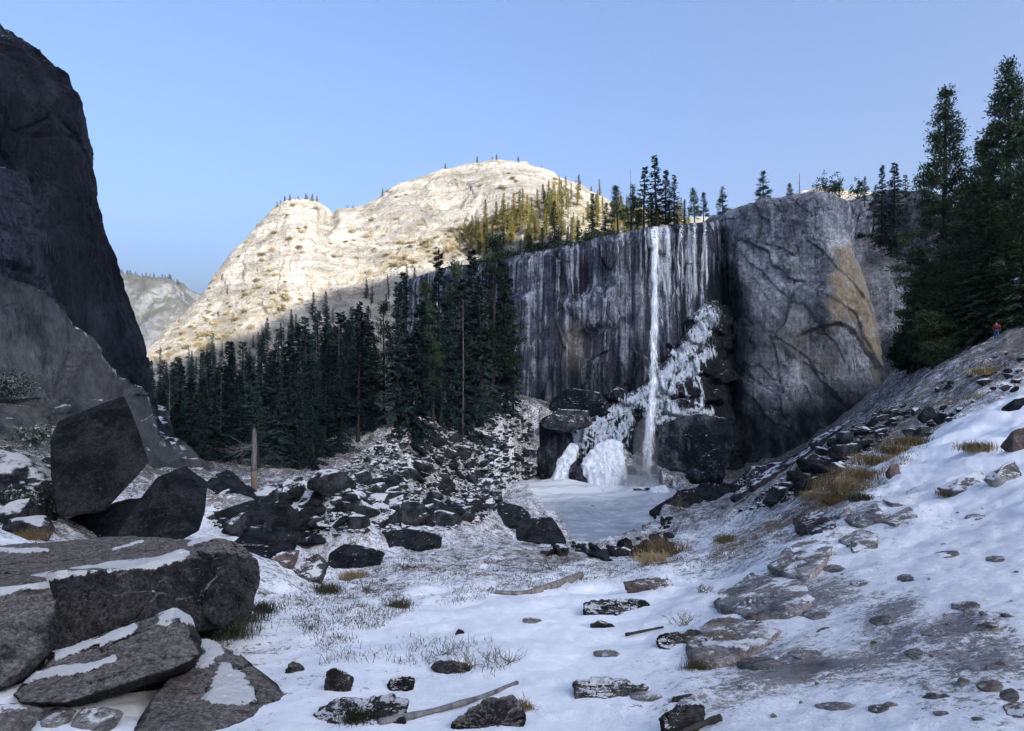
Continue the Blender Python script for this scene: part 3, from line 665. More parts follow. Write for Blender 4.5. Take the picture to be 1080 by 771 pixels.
def build_apron():
    top = [(570, 455, 147), (590, 446, 147), (610, 434, 147), (640, 424, 147.5), (668, 408, 148), (694, 384, 149), (716, 356, 150.5), (738, 334, 152), (752, 326, 154), (768, 330, 158), (784, 350, 164)]
    rows = [[] for _ in range(5)]
    for px, py, d in top:
        dry = sstep(735, 765, np.array([px]))[0]
        for k, f in enumerate((0, 0.3, 0.65, 1.0)):
            dd = (137.5+dry*8)+(d-137.5-dry*8)*[0, 0.35, 0.72, 1.0][k]
            rows[k].append(P(px, 530+(py-530)*f, dd))
        rows[4].append(P(px, py, d)+np.array([0.3, 5, -1]))
    def icem(V, px, py):
        wob = fbm(V/np.array([1.2, 1.2, 3]), 4, 105)*6; ic = np.zeros(len(V))
        for pl, wd in ICE_LINES: ic = np.maximum(ic, np.exp(-(seg_dist(px+wob, py+wob*0.4, pl)/wd)**2))
        return np.clip(ic, 0, 1)
    def disp(V, px, py):
        # ledges: blocks stepping up the slope
        ic = icem(V, px, py); val, ed = cells(V/np.array([5.0, 6, 4.0])+fbm(V/6, 2, 5)[:, None]*0.4, 101)
        r = (val-0.5)*3.6-0.5*(1-sstep(0, 0.07, ed))+fbm(V/2.5, 5, 102, 0.6)*1.0+ridged(V/np.array([0.9, 1.2, 2.2]), 3, 103)*0.3
        drape = (val-0.5)*2.0+0.1+ridged(V/np.array([0.7, 0.9, 4.5])+fbm(V/3, 2, 3)[:, None]*0.4, 4, 104)*0.5
        w_ = 0.55*sstep(0.03, 0.85, ic); return r*(1-w_)+drape*w_
    def mask(V, px, py):
        m = np.zeros((len(V), 3)); m[:, 2] = 0.5+0.5*sstep(712, 745, px)  # right side blackened: the hollow's shade is put into the colour
        m[:, 0] = 0.74*icem(V, px, py); return m
    patch('rock_apron', rows, 340, 300, disp, M['apron'], mask, 'dark rock ledges glazed with ice under the waterfall')
build_apron()

# frozen pool
def build_pool():
    pl = np.array(POOL); c = pl.mean(0); n = 120
    k = np.linspace(0, len(pl), n, endpoint=False); i = k.astype(int); f = (k-i)[:, None]; ring = pl[i % len(pl)]*(1-f)+pl[(i+1) % len(pl)]*f
    ring = c+(ring-c)*1.12; rr = np.linspace(0.02, 1, 60)
    V = np.concatenate([np.concatenate([c+(ring-c)*r, np.full((n, 1), POOL_Z)], 1) for r in rr])
    V[:, 2] += fbm(V*np.array([0.3, 0.3, 0]), 3, 120)*0.12
    px = HX+F*V[:, 0]/V[:, 1]; py = HY-F*(V[:, 2]-CZ)/V[:, 1]
    V[:, 2] += 1.2*np.exp(-((px-592)/34)**2-((py-513)/7)**2)*(1+0.4*fbm(V*0.4, 3, 122))
    mk = np.zeros((len(V), 3)); mk[:, 0] = np.clip(0.05+1.0*np.exp(-((px-590)/48)**2-((py-515)/10)**2)+0.5*np.exp(-((px-560)/30)**2-((py-527)/12)**2)+0.35*np.exp(-((px-640)/40)**2-((py-520)/12)**2), 0, 1)
    F_ = []
    for r in range(59):
        for q in range(n): F_.append((r*n+q, r*n+(q+1) % n, (r+1)*n+(q+1) % n, (r+1)*n+q))
    o = link('pool', mesh_np('pool', V, F_, True, M['ice'], mk)); tag(o, label='frozen pale blue plunge pool at the foot of the falls', kind='structure')
build_pool()

HAZE = 0.00005
def build_haze():
    m = bpy.data.materials.new('haze'); m.use_nodes = True; nt = m.node_tree; nt.nodes.remove(nt.nodes['Principled BSDF'])
    v = nt.nodes.new('ShaderNodeVolumePrincipled'); v.inputs['Color'].default_value = (0.75, 0.85, 1.0, 1); v.inputs['Density'].default_value = HAZE; v.inputs['Anisotropy'].default_value = 0.2
    nt.links.new(v.outputs[0], nt.nodes['Material Output'].inputs['Volume'])
    x, z0, z1 = 3200, -60, 850; V = [(sx*x, sy*x, z) for z in (z0, z1) for sx, sy in ((-1, -1), (1, -1), (1, 1), (-1, 1))]
    me = bpy.data.meshes.new('haze'); me.from_pydata(V, [], [(3, 2, 1, 0), (4, 5, 6, 7), (0, 1, 5, 4), (1, 2, 6, 5), (2, 3, 7, 6), (3, 0, 4, 7)]); me.materials.append(m)
    tag(link('haze', me), 'thin blue winter air filling the valley', 'haze', None, 'stuff')
if HAZE: build_haze()
_ico = {}
def ico(n):
    if n not in _ico:
        bm = bmesh.new(); bmesh.ops.create_icosphere(bm, subdivisions=n, radius=1); bm.verts.ensure_lookup_table()
        _ico[n] = (np.array([v.co[:] for v in bm.verts]), np.array([[v.index for v in f.verts] for f in bm.faces])); bm.free()
    return _ico[n]
# ------------------------------------------------------------------ waterfall
def water_strip(name, cx, wd, d, mat, parent, nseg=14, core=0.0):
    """cx, wd: lists of (py, px) and (py, width px); a bowed strip of falling water with rounded section"""
    py = np.linspace(cx[0][0], cx[-1][0], 120); x0 = np.interp(py, [c[0] for c in cx], [c[1] for c in cx]); ww = np.interp(py, [c[0] for c in wd], [c[1] for c in wd])
    dd = np.interp(py, [c[0] for c in d], [c[1] for c in d])
    V, A = [], []
    for i in range(len(py)):
        for k in range(nseg+1):
            s = k/nseg*2-1; an = s*math.pi*0.5
            q = P(x0[i]+math.sin(an)*ww[i]/2, py[i], dd[i]); q[1] -= math.cos(an)*ww[i]*dd[i]/F*0.45
            V.append(q); A.append((0.5+0.26*core-0.75*abs(s)**1.6-0.25*max(0, (py[i]-cx[-1][0]+40)/40) if core else 0.5-0.3*abs(s)**3, 0, 0))
    V = np.array(V); V[:, 0] += fbm(V*np.array([0.5, 0.5, 0.12]), 3, 133)*0.35+fbm(V*np.array([2.2, 2.2, 0.35]), 4, 134)*0.35
    return link(name, mesh_np(name, V, grid_faces(nseg+1, len(py)), True, mat, np.array(A)), parent)
wf = empty('waterfall', tuple(P(680, 512, 140)))
tag(wf, 'tall narrow white waterfall dropping down the dark cliff into the frozen pool', 'waterfall')
def wl(o): o.matrix_parent_inverse = Matrix.Translation(-wf.location); return o
CD = [(241, 150.5), (258, 147.4), (360, 144.8), (514, 138.3)]
wl(water_strip('falling_column', [(241, 690), (300, 690), (380, 688.5), (440, 685), (514, 679)], [(241, 17), (280, 14), (340, 15), (400, 17), (460, 22), (514, 34)], CD, M['plunge'], wf, 18, 0.55))
wl(water_strip('falling_strand', [(243, 688), (300, 689.5), (350, 687), (400, 687.5), (440, 684), (512, 677)], [(243, 5), (300, 4), (350, 6), (400, 4.5), (460, 7), (512, 12)], [(a, b+0.3) for a, b in CD], M['plunge'], wf, 10, 1.0))
wl(water_strip('falling_strand', [(243, 693), (290, 690.5), (340, 690.5), (390, 688), (440, 686.5), (512, 682)], [(243, 4), (300, 5), (350, 3.5), (400, 5.5), (460, 6), (512, 12)], [(a, b+0.15) for a, b in CD], M['plunge'], wf, 10, 0.95))
def mist():
    m = bpy.data.materials.new('mist'); m.use_nodes = True; nt = m.node_tree; nt.nodes.remove(nt.nodes['Principled BSDF'])
    v = nt.nodes.new('ShaderNodeVolumePrincipled'); v.inputs['Color'].default_value = (0.93, 0.95, 0.98, 1); v.inputs['Density'].default_value = 0.08
    nt.links.new(v.outputs[0], nt.nodes['Material Output'].inputs['Volume'])
    d, fc = ico(4)
    for px, py, dd, sx, sz in ((680, 500, 136.5, 5.2, 3.4), (681, 474, 137.8, 2.6, 6.5), (690, 508, 135.5, 9.0, 2.2), (668, 504, 135.8, 6.0, 2.6)):
        V = d*np.array([sx, 2.4, sz])*(1+0.22*fbm(d*1.6+px, 3, 180))[:, None]+P(px, py, dd)
        wl(link('mist', mesh_np('mist', V, fc, True, m), wf))
mist()
for px, wpx, y1 in ((703, 13, 345), (717, 12, 335), (731, 14, 338), (743, 9, 330), (680, 7, 320), (697, 8, 300)):
    wl(water_strip('water_veil', [(239+(0.09*(704-px)), px), (y1, px+1)], [(239, wpx*0.8), (y1, wpx)], [(239, 151.5+(px-690)*0.05), (252, 149.2+(px-690)*0.05), (y1, 148.4+(px-690)*0.06)], M['veil'], wf, 10, 0.5))

# ------------------------------------------------------------------ rocks
def rock_mesh(name, pts, mat, res=5, sharp=120, amp=0.04, seed=0, freq=1.0, snow=None, chips=14, flute=0.0):
    pts = np.asarray(pts, float); lo, hi = pts.min(0), pts.max(0); c = (lo+hi)/2; s = np.maximum((hi-lo)/2, 1e-3); q = (pts-c)/s
    bm = bmesh.new()
    for v in q: bm.verts.new(v)
    bmesh.ops.convex_hull(bm, input=bm.verts[:]); bm.normal_update()
    cen = np.mean([v.co[:] for v in bm.verts if v.link_faces], axis=0)
    N, D = [], []
    for f in bm.faces:
        n = np.array(f.normal[:]); dd = n@(np.array(f.verts[0].co[:])-cen)
        if dd < 0: n, dd = -n, -dd
        if f.calc_area() > 1e-4: N.append(n); D.append(max(dd, 0.03))
    bm.free()
    # merge near-parallel planes
    N, D = np.array(N), np.array(D); keep = []
    for i in range(len(N)):
        if all(N[i]@N[j] < 0.995 for j in keep): keep.append(i)
    N, D = N[keep], D[keep]
    rg = np.random.default_rng(seed+77); hv = q-cen; ex = []
    for _ in range(chips):
        n = rg.normal(size=3); n /= np.linalg.norm(n); ex.append((n, (hv@n).max()*rg.uniform(0.86, 0.965)))
    if ex: N = np.concatenate([N, [e[0] for e in ex]]); D = np.concatenate([D, [e[1] for e in ex]])
    dirs, fc = ico(res)
    m = np.maximum(dirs@N.T/D, 0); r = (m**sharp).sum(1)**(-1/sharp)
    V = c+(cen+dirs*r[:, None])*s
    size = float(np.mean(s)); off = np.array([seed*3.7, seed*1.3, seed*2.1])
    nr = dirs/s; nr /= np.linalg.norm(nr, axis=1)[:, None]
    k = freq/size
    a = fbm(V*k*0.9+off, 4, 200+seed)*1.1+fbm(V*k*3+off, 4, 210+seed)*0.4
    val, ed = cells(V*k*0.8+off+fbm(V*k, 2, 5)[:, None]*0.5, 220+seed); a += (val-0.5)*0.7-0.35*(1-sstep(0, 0.06, ed))+0.28*ridged(V*k*7+off, 4, 230+seed)
    V = V+nr*(a*amp*size)[:, None]
    if flute: V = V+nr*(flute*size*(ridged(V*np.array([1.5, 1.5, 0.22])+fbm(V*0.5, 3, 250)[:, None]*0.5, 4, 251)))[:, None]
    mk = None
    if snow:
        px = HX+F*V[:, 0]/np.maximum(V[:, 1], 1); py = HY-F*(V[:, 2]-CZ)/np.maximum(V[:, 1], 1); wb = fbm(V*3/size, 5, 240, 0.65)*1.9; m = np.zeros(len(V))
        for pl, wd in snow: m = np.maximum(m, np.clip(1.45-seg_dist(px, py, pl)/(wd*0.85)-wb*0.8, 0, 1))
        mk = np.stack([m, 0*m, 0*m], 1); V = V+np.array([0, -0.006, 0.028])*(sstep(0.25, 0.9, m)*(1+0.5*fbm(V*6, 3, 244)))[:, None]
    base = np.array([c[0], c[1], V[:, 2].min()])
    return mesh_np(name, V-base, fc, True, mat, mk), base
_rk = [0]
def rock(name, pts, label, cat='boulder', mat='granite', group=None, **kw):
    _rk[0] += 1; kw.setdefault('seed', _rk[0])
    me, base = rock_mesh(name, pts, M[mat], **kw); o = link(name, me, None, base); tag(o, label, cat, group); return o
def outline(pts, d, thick, low=0.0, dip=0.0):
    """photo outline of a rock: lower points at distance d, upper ones 'thick' further; a hidden back and foot complete it"""
    ys = [p[1] for p in pts]; y0, y1 = min(ys), max(ys); out = []
    for q in pts:
        dd = q[2] if len(q) > 2 else d+thick*((y1-q[1])/(y1-y0))
        out.append(P(q[0], q[1], dd))
        if len(q) == 2 and q[1] > (y0+y1)/2:
            b = P(q[0], q[1], dd); b[1] = d+thick*1.05; b[0] *= 1.0; out.append(b)
            b2 = b.copy(); b2[1] = d+0.2*thick; b2[2] -= low; out.append(b2)
    return out
# foreground left
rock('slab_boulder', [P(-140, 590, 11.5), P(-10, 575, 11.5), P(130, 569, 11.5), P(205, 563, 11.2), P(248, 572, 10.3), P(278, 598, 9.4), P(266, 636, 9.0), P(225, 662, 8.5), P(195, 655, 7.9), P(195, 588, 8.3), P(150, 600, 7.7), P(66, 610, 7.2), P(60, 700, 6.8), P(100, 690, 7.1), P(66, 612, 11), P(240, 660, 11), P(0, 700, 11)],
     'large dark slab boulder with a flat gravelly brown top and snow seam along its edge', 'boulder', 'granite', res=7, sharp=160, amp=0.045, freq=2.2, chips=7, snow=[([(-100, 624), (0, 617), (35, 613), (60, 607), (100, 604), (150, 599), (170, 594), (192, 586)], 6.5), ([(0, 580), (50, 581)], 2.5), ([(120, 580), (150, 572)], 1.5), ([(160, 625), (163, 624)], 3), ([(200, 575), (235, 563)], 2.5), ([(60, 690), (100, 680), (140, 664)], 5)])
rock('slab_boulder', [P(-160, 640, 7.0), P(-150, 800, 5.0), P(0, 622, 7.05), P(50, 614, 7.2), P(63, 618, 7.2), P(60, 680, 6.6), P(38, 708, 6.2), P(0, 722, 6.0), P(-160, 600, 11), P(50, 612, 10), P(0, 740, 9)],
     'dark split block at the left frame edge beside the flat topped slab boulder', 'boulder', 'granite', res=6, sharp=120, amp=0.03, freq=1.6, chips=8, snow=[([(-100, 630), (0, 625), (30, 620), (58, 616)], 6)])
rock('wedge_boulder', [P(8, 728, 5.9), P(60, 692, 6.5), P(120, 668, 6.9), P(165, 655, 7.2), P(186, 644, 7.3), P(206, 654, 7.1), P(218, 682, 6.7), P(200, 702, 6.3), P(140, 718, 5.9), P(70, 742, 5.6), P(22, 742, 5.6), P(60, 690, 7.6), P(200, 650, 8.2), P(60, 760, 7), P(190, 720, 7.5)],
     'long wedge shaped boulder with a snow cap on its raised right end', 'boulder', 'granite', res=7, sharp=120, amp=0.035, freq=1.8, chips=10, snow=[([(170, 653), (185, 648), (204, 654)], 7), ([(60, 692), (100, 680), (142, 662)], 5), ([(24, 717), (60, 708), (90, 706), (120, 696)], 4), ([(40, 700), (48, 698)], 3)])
rock('sloping_slab', [P(214, 674, 7.9), P(252, 690, 7.6), P(288, 722, 6.9), P(310, 742, 6.5), P(296, 758, 6.2), P(200, 790, 5.2), P(120, 800, 5.0), P(140, 760, 5.6), P(185, 715, 6.6), P(220, 680, 9), P(310, 750, 8), P(130, 810, 6)],
     'sloping brown slab with a triangular snow patch below the wedge boulder', 'boulder', 'granite', res=7, sharp=120, amp=0.03, freq=1.8, chips=10, snow=[([(238, 705), (236, 728), (258, 732), (225, 738), (245, 715)], 10), ([(216, 678), (228, 690), (214, 698)], 8), ([(249, 689), (252, 690)], 3)])
for (px, py, rw, rh, d, lb) in ((97, 758, 22, 14, 5.4, 'small round stone in the snow under the wedge boulder'), (47, 758, 17, 9, 5.4, 'small flat stone in the snow at the bottom left corner'), (5, 755, 26, 14, 5.1, 'pale rounded stone in the bottom left corner of the snow')):
    rock('stone', outline([(px-rw, py+2), (px-rw*.5, py-rh*.8), (px+rw*.4, py-rh), (px+rw, py-1), (px+rw*.6, py+rh), (px-rw*.5, py+rh)], d, 0.3, 0.1), lb, 'stone', 'stone', res=4, amp=0.05)
rock('block_boulder', [P(53, 462, 21.0), P(62, 444, 22.0), P(131, 417, 22.4), P(158, 487, 20.6), P(106, 541, 19.4), P(62, 546, 19.2), P(54, 500, 20.2), P(150, 492, 24), P(128, 425, 24.6), P(66, 452, 25), P(80, 540, 22.5), P(120, 525, 23)],
     'big angular dark block leaning against the left canyon wall', 'boulder', 'dark', res=6, sharp=260, amp=0.016, freq=1.6, chips=0)
rock('block_boulder', [P(117, 572, 17.2), P(140, 540, 17.9), P(166, 503, 18.6), P(196, 492, 19.2), P(219, 508, 19.6), P(210, 560, 17.9), P(178, 578, 17.1), P(190, 500, 20.5), P(130, 548, 20), P(216, 540, 20.2), P(150, 590, 17.5)],
     'dark angular block with a pointed top standing right of the leaning block', 'boulder', 'dark', res=6, sharp=260, amp=0.016, freq=1.6, chips=0)
rock('low_boulder', outline([(-20, 470), (20, 478), (38, 498), (46, 522), (30, 545), (-20, 560)], 19, 3, 0.3), 'frosted low boulder at the left edge below the canyon wall', 'boulder', 'talus', res=5, amp=0.08)
rock('low_boulder', outline([(70, 545), (110, 538), (150, 520), (160, 560), (130, 572), (70, 572)], 20.5, 2, 0.3), 'dark boulder wedged in the gap under the leaning block', 'boulder', 'dark', res=5, amp=0.06)
# middle row of boulders
MID = [([(262, 557), (270, 536), (300, 527), (307, 545), (300, 560), (275, 561)], 33, 2.2, 'dark', 'dark angular boulder just right of the dead trunk'),
       ([(243, 572), (262, 558), (290, 560), (306, 570), (303, 580), (280, 588), (250, 586)], 22, 2.2, 'dark', 'dark wet looking boulder behind the tip of the slab boulder'),
       ([(300, 562), (325, 548), (375, 556), (386, 566), (380, 572), (310, 571)], 29, 2.6, 'dark', 'wide flat black boulder in the boulder row left of the meadow'),
       ([(296, 548), (312, 535), (322, 545), (318, 560), (300, 562)], 32, 1.6, 'dark', 'pointed black boulder wedged between two larger ones'),
       ([(343, 598), (350, 580), (366, 571), (384, 578), (405, 582), (400, 592), (362, 600)], 21, 1.5, 'dark', 'dark boulder with a snowy notch at the meadow edge'),
       ([(300, 606), (316, 588), (332, 582), (345, 597), (335, 610), (305, 612)], 18.5, 1.4, 'granite_snowy', 'brown boulder half covered with snow at the meadow edge'),
       ([(396, 568), (404, 558), (430, 557), (458, 562), (464, 573), (440, 579), (402, 578)], 31, 1.8, 'dark', 'long low black boulder standing alone in the meadow'),
       ([(275, 600), (295, 582), (318, 580), (300, 598)], 20, 1.2, 'red_rock', 'flat reddish rock beside the snowy brown boulder'),
       ([(440, 540), (470, 530), (480, 545), (470, 552), (445, 550)], 62, 3, 'dark', 'dark boulder at the near end of the talus'),
       ([(545, 560), (560, 545), (582, 544), (598, 574), (580, 572)], 80, 5, 'dark', 'pointed dark boulder on the near left shore of the pool'),
       ([(508, 545), (530, 529), (552, 533), (560, 548), (535, 555), (512, 553)], 86, 5, 'dark', 'rounded dark boulder left of the pointed shore boulder'),
       ([(490, 525), (510, 502), (528, 510), (530, 527), (505, 530)], 108, 5, 'talus', 'pale grey boulder by the left shore of the pool'),
       ([(456, 512), (458, 498), (470, 495), (478, 503), (474, 520), (460, 522)], 100, 4, 'talus', 'upright boulder with a snow cap in the middle of the talus'),
       ([(412, 545), (440, 520), (448, 530), (440, 552)], 68, 4, 'talus', 'snow faced tilted slab in the lower talus'),
       ([(296, 524), (300, 505), (318, 500), (325, 512), (320, 526), (300, 528)], 58, 3, 'talus', 'squarish grey boulder behind the dead trunk'),
       ([(224, 512), (228, 498), (240, 494), (248, 504), (246, 516), (228, 518)], 62, 3.2, 'dark', 'round dark boulder left of the dead trunk'),
       ([(326, 525), (345, 505), (360, 510), (362, 528), (330, 532)], 60, 3, 'dark', 'slanted dark boulder right of the squarish one'),
       ([(205, 532), (225, 520), (258, 522), (262, 532), (225, 540)], 46, 3, 'slab', 'flat tan slab at the foot of the dead trunk'),
       ([(375, 540), (400, 528), (420, 540), (405, 552), (380, 552)], 50, 2.6, 'talus', 'snow dusted boulder behind the lone meadow boulder'),
       ([(330, 545), (350, 536), (372, 545), (365, 556), (335, 556)], 42, 2.4, 'talus', 'grey boulder in the row behind the flat black one')]
for ol, d, th, mt, lb in MID:
    g = at(np.mean([p[0] for p in ol]), max(p[1] for p in ol))
    dd = g[1] if 0.5 < g[1]/d < 1.8 else d
    rock('boulder', outline(ol, dd, th*dd/d, 0.5), lb, 'boulder', mt, res=6, sharp=120, amp=0.08, freq=1.6, chips=18)
# at the falls
FALLS = [([(567, 500), (568, 440), (580, 432), (600, 438), (604, 470), (598, 502), (580, 506)], 141, 5, 'wet', 'tall dark rock pillar left of the ice cascade'),
         ([(576, 440), (584, 416), (606, 407), (630, 412), (646, 428), (650, 440), (620, 446)], 145, 5, 'wet', 'rounded dark rock above the pillar at the cliff foot'),
         ([(572, 446), (590, 430), (620, 432), (624, 444), (600, 452)], 139, 3, 'talus', 'snow topped rock on the pillar by the cascade'),
         ([(601, 508), (602, 488), (612, 481), (626, 484), (636, 512), (615, 513)], 136, 4, 'wet', 'dark rock in front of the frozen mound'),
         ([(667, 516), (672, 512), (690, 514), (704, 526), (692, 532), (676, 524)], 128, 3, 'talus', 'ice glazed rock in the pool under the falls'),
         ([(695, 548), (718, 522), (742, 507), (775, 506), (798, 508), (790, 530), (765, 545), (730, 551), (700, 551)], 100, 8, 'dark', 'large pointed dark slab leaning over the right shore of the pool'),
         ([(728, 505), (742, 480), (760, 470), (764, 490), (764, 506)], 118, 5, 'wet', 'sloping ice streaked rock above the leaning slab'),
         ([(693, 492), (690, 462), (700, 440), (732, 431), (766, 436), (776, 460), (770, 492), (735, 498)], 138, 6, 'wet', 'dark flat topped rock wall right of the water column'),
         ([(775, 520), (795, 490), (830, 484), (822, 500), (800, 525)], 105, 5, 'talus', 'frosted grey slab at the foot of the buttress')]
for ol, d, th, mt, lb in FALLS:
    rock('boulder', outline(ol, d, th, 1.0), lb, 'boulder', mt, res=6, sharp=120, amp=0.11, freq=1.6, chips=26)
def frozen(name, ol, d, th, label):
    rock(name, outline(ol, d, th, 1.0), label, 'ice', 'frozen', res=6, sharp=10, amp=0.10, freq=1.6, chips=8, flute=0.11)
frozen('ice_mound', [(622, 512), (610, 486), (620, 470), (642, 458), (656, 464), (652, 488), (662, 506), (650, 514)], 135, 6, 'rounded frozen mound of spray left of the water column')
frozen('ice_mound', [(582, 508), (590, 484), (604, 462), (612, 466), (600, 486), (602, 508)], 138, 5, 'narrow icefall running down beside the dark pillar')
frozen('ice_mound', [(682, 524), (688, 512), (702, 510), (710, 522), (704, 534), (690, 534)], 126, 3, 'low lump of ice in the pool under the falls')
frozen('ice_mound', [(640, 510), (660, 500), (700, 498), (735, 505), (725, 516), (650, 517)], 134, 5, 'low bank of frozen spray at the landing of the falls')
# slabs along the right slope
for k, (x0, y0, x1, y1, d, tw) in enumerate([(775, 528, 880, 468, 84, 7), (790, 515, 900, 452, 90, 6), (840, 500, 930, 450, 76, 6), (800, 536, 850, 508, 72, 5), (860, 470, 935, 430, 84, 6), (815, 505, 860, 480, 95, 5), (780, 540, 830, 522, 66, 4), (900, 470, 940, 448, 70, 5)]):
    ol = [(x0, y0), (x0+6, y0-tw), (x1-4, y1-tw), (x1, y1), (x1-10, y1+tw*0.8), (x0+10, y0+tw*0.4)]
    rock('rock_slab', outline(ol, d, 2.5, 0.6), ['lowest long thin slab lying on the right bank above the leaning slab', 'long thin slab behind the lowest slab at the buttress foot', 'short dark slab higher up the right bank', 'small thin slab near the leaning shore slab', 'topmost slanting slab below the buttress edge', 'thin slab farthest back at the buttress foot', 'small low slab at the near end of the right bank', 'stubby dark slab among the dry grass of the right bank'][k], 'slab', 'dark' if k in (2, 7) else 'talus', res=5, sharp=120, amp=0.08)
RIGHT = [([(938, 497), (940, 488), (948, 487), (950, 495), (947, 501), (939, 502)], 'red_rock', 'small upright reddish stone among dry grass of the right slope'),
         ([(1068, 470), (1070, 448), (1090, 444), (1095, 470), (1080, 474)], 'red_rock', 'reddish block at the right frame edge'),
         ([(1068, 430), (1070, 418), (1090, 414), (1092, 430)], 'dark', 'dark block above the reddish one at the right edge'),
         ([(945, 527), (960, 516), (982, 512), (986, 524), (970, 530)], 'snowy_slab', 'flat snow dusted rock at the trail edge below the reddish stone'),
         ([(972, 440), (975, 428), (985, 426), (988, 436), (980, 444)], 'dark', 'small dark boulder high on the right slope'),
         ([(1005, 514), (1015, 498), (1035, 490), (1045, 505), (1025, 516)], 'snowy_slab', 'tilted slab half buried in snow beside the upper trail'),
         ([(1050, 505), (1058, 488), (1070, 480), (1080, 500), (1065, 508)], 'snowy_slab', 'snowy slab beside the reddish block')]
for ol, mt, lb in RIGHT:
    g = at(np.mean([p[0] for p in ol]), max(p[1] for p in ol)); d = g[1]
    w_ = (max(p[0] for p in ol)-min(p[0] for p in ol))*d/F
    rock('boulder', [q+np.array([0, 0, -0.12*w_]) for q in outline(ol, d, w_*0.8, 0.2)], lb, 'rock', mt, res=5, sharp=120, amp=0.05)
# slabs paving the trail edge
TS = [([(752, 640), (800, 604), (850, 565), (882, 578), (868, 600), (838, 634), (812, 656), (785, 656)], None),]
def trail_slab(pts, label, th=0.22, mt='slab', sharp=120):
    V = []
    for px, py in pts:
        g = at(px, py); q = g.copy(); q[2] += 0.06; V.append(q); b = q.copy(); b[2] -= th; V.append(b)
    V = np.array(V); return rock('trail_slab', V, label, 'slab', mt, res=6, sharp=sharp, amp=0.05, freq=2.0)
trail_slab([(752, 638), (790, 606), (842, 613), (862, 632), (830, 656), (790, 655)], 'broad tan paving slab in the middle of the trail edge')
trail_slab([(812, 600), (842, 568), (880, 574), (872, 596), (848, 618), (828, 612)], 'grey paving slab uphill of the broad tan one')
trail_slab([(722, 686), (752, 652), (800, 660), (824, 668), (800, 688), (768, 704), (735, 704)], 'lowest grey paving slab downhill of the broad tan one')
trail_slab([(884, 572), (905, 560), (926, 564), (926, 578), (900, 584)], 'small rounded brown slab at the upper trail edge')
trail_slab([(880, 546), (898, 524), (925, 534), (936, 552), (905, 558)], 'grooved grey slab at the top of the paved edge')
trail_slab([(928, 552), (960, 536), (968, 546), (945, 556)], 'thin tan slab right of the grooved slab', 0.15)
trail_slab([(835, 548), (868, 538), (884, 556), (866, 566), (840, 562)], 'snow dusted slab left of the grooved slab', 0.2, 'granite_snowy')
for i, (px, py, wp, hp, lb) in enumerate([(880, 600, 26, 10, 'flat brown stone in the gravel beside the grey paving slab'), (905, 615, 20, 8, 'small flat stone right of the grey paving slab'), (862, 648, 34, 12, 'flat stone just right of the broad tan slab'), (930, 655, 30, 11, 'flat stone in the middle of the trail'), (985, 668, 26, 9, 'flat stone in the trail right of the middle one'), (1020, 640, 34, 11, 'long flat stone near the right side of the trail'), (1040, 662, 26, 10, 'flat stone below the long one at the right side'), (965, 690, 22, 12, 'worn stone in front of the middle trail stone'), (880, 745, 44, 10, 'thin flat stone at the bottom of the trail'), (925, 748, 26, 10, 'small rounded flat stone beside the thin one at the bottom'), (1045, 725, 34, 14, 'grey flat stone at the bottom right of the trail'), (1072, 750, 30, 20, 'dark stone at the bottom right corner'), (1000, 585, 30, 8, 'flat stone in the upper trail'), (1050, 590, 26, 8, 'flat stone in the upper trail near the right edge'), (1030, 545, 26, 7, 'small flat stone where the trail narrows'), (955, 610, 24, 8, 'stone sunk in snow left of the long flat one'), (680, 735, 40, 12, 'flat snow crusted rock left of the trail foot'), (640, 690, 34, 8, 'flat rock under thin snow in the snowfield'), (560, 655, 26, 6, 'low flat rock in the snowfield behind'), (770, 625, 30, 10, 'flat stone at the left corner of the broad tan slab'), (845, 585, 24, 8, 'small slab between the grey slab and the rounded one'), (800, 700, 60, 14, 'wide worn stone below the lowest paving slab'), (850, 690, 40, 12, 'worn stone right of the lowest paving slab')]):
    g_ = np.random.default_rng(3000+i); ring = [(px+math.cos(a)*wp/2*g_.uniform(.75, 1.1), py+math.sin(a)*hp/2*g_.uniform(.75, 1.1)) for a in np.linspace(0, 2*math.pi, 8)[:-1]]
    V = []
    for q in ring:
        c = at(*q); c[2] += 0.012; V.append(c); c2 = c.copy(); c2[2] -= 0.12; V.append(c2)
    rock('flat_stone', np.array(V), lb, 'stone', 'slab' if i % 3 else 'stone', res=5, sharp=60, amp=0.07, freq=2.0, chips=5)
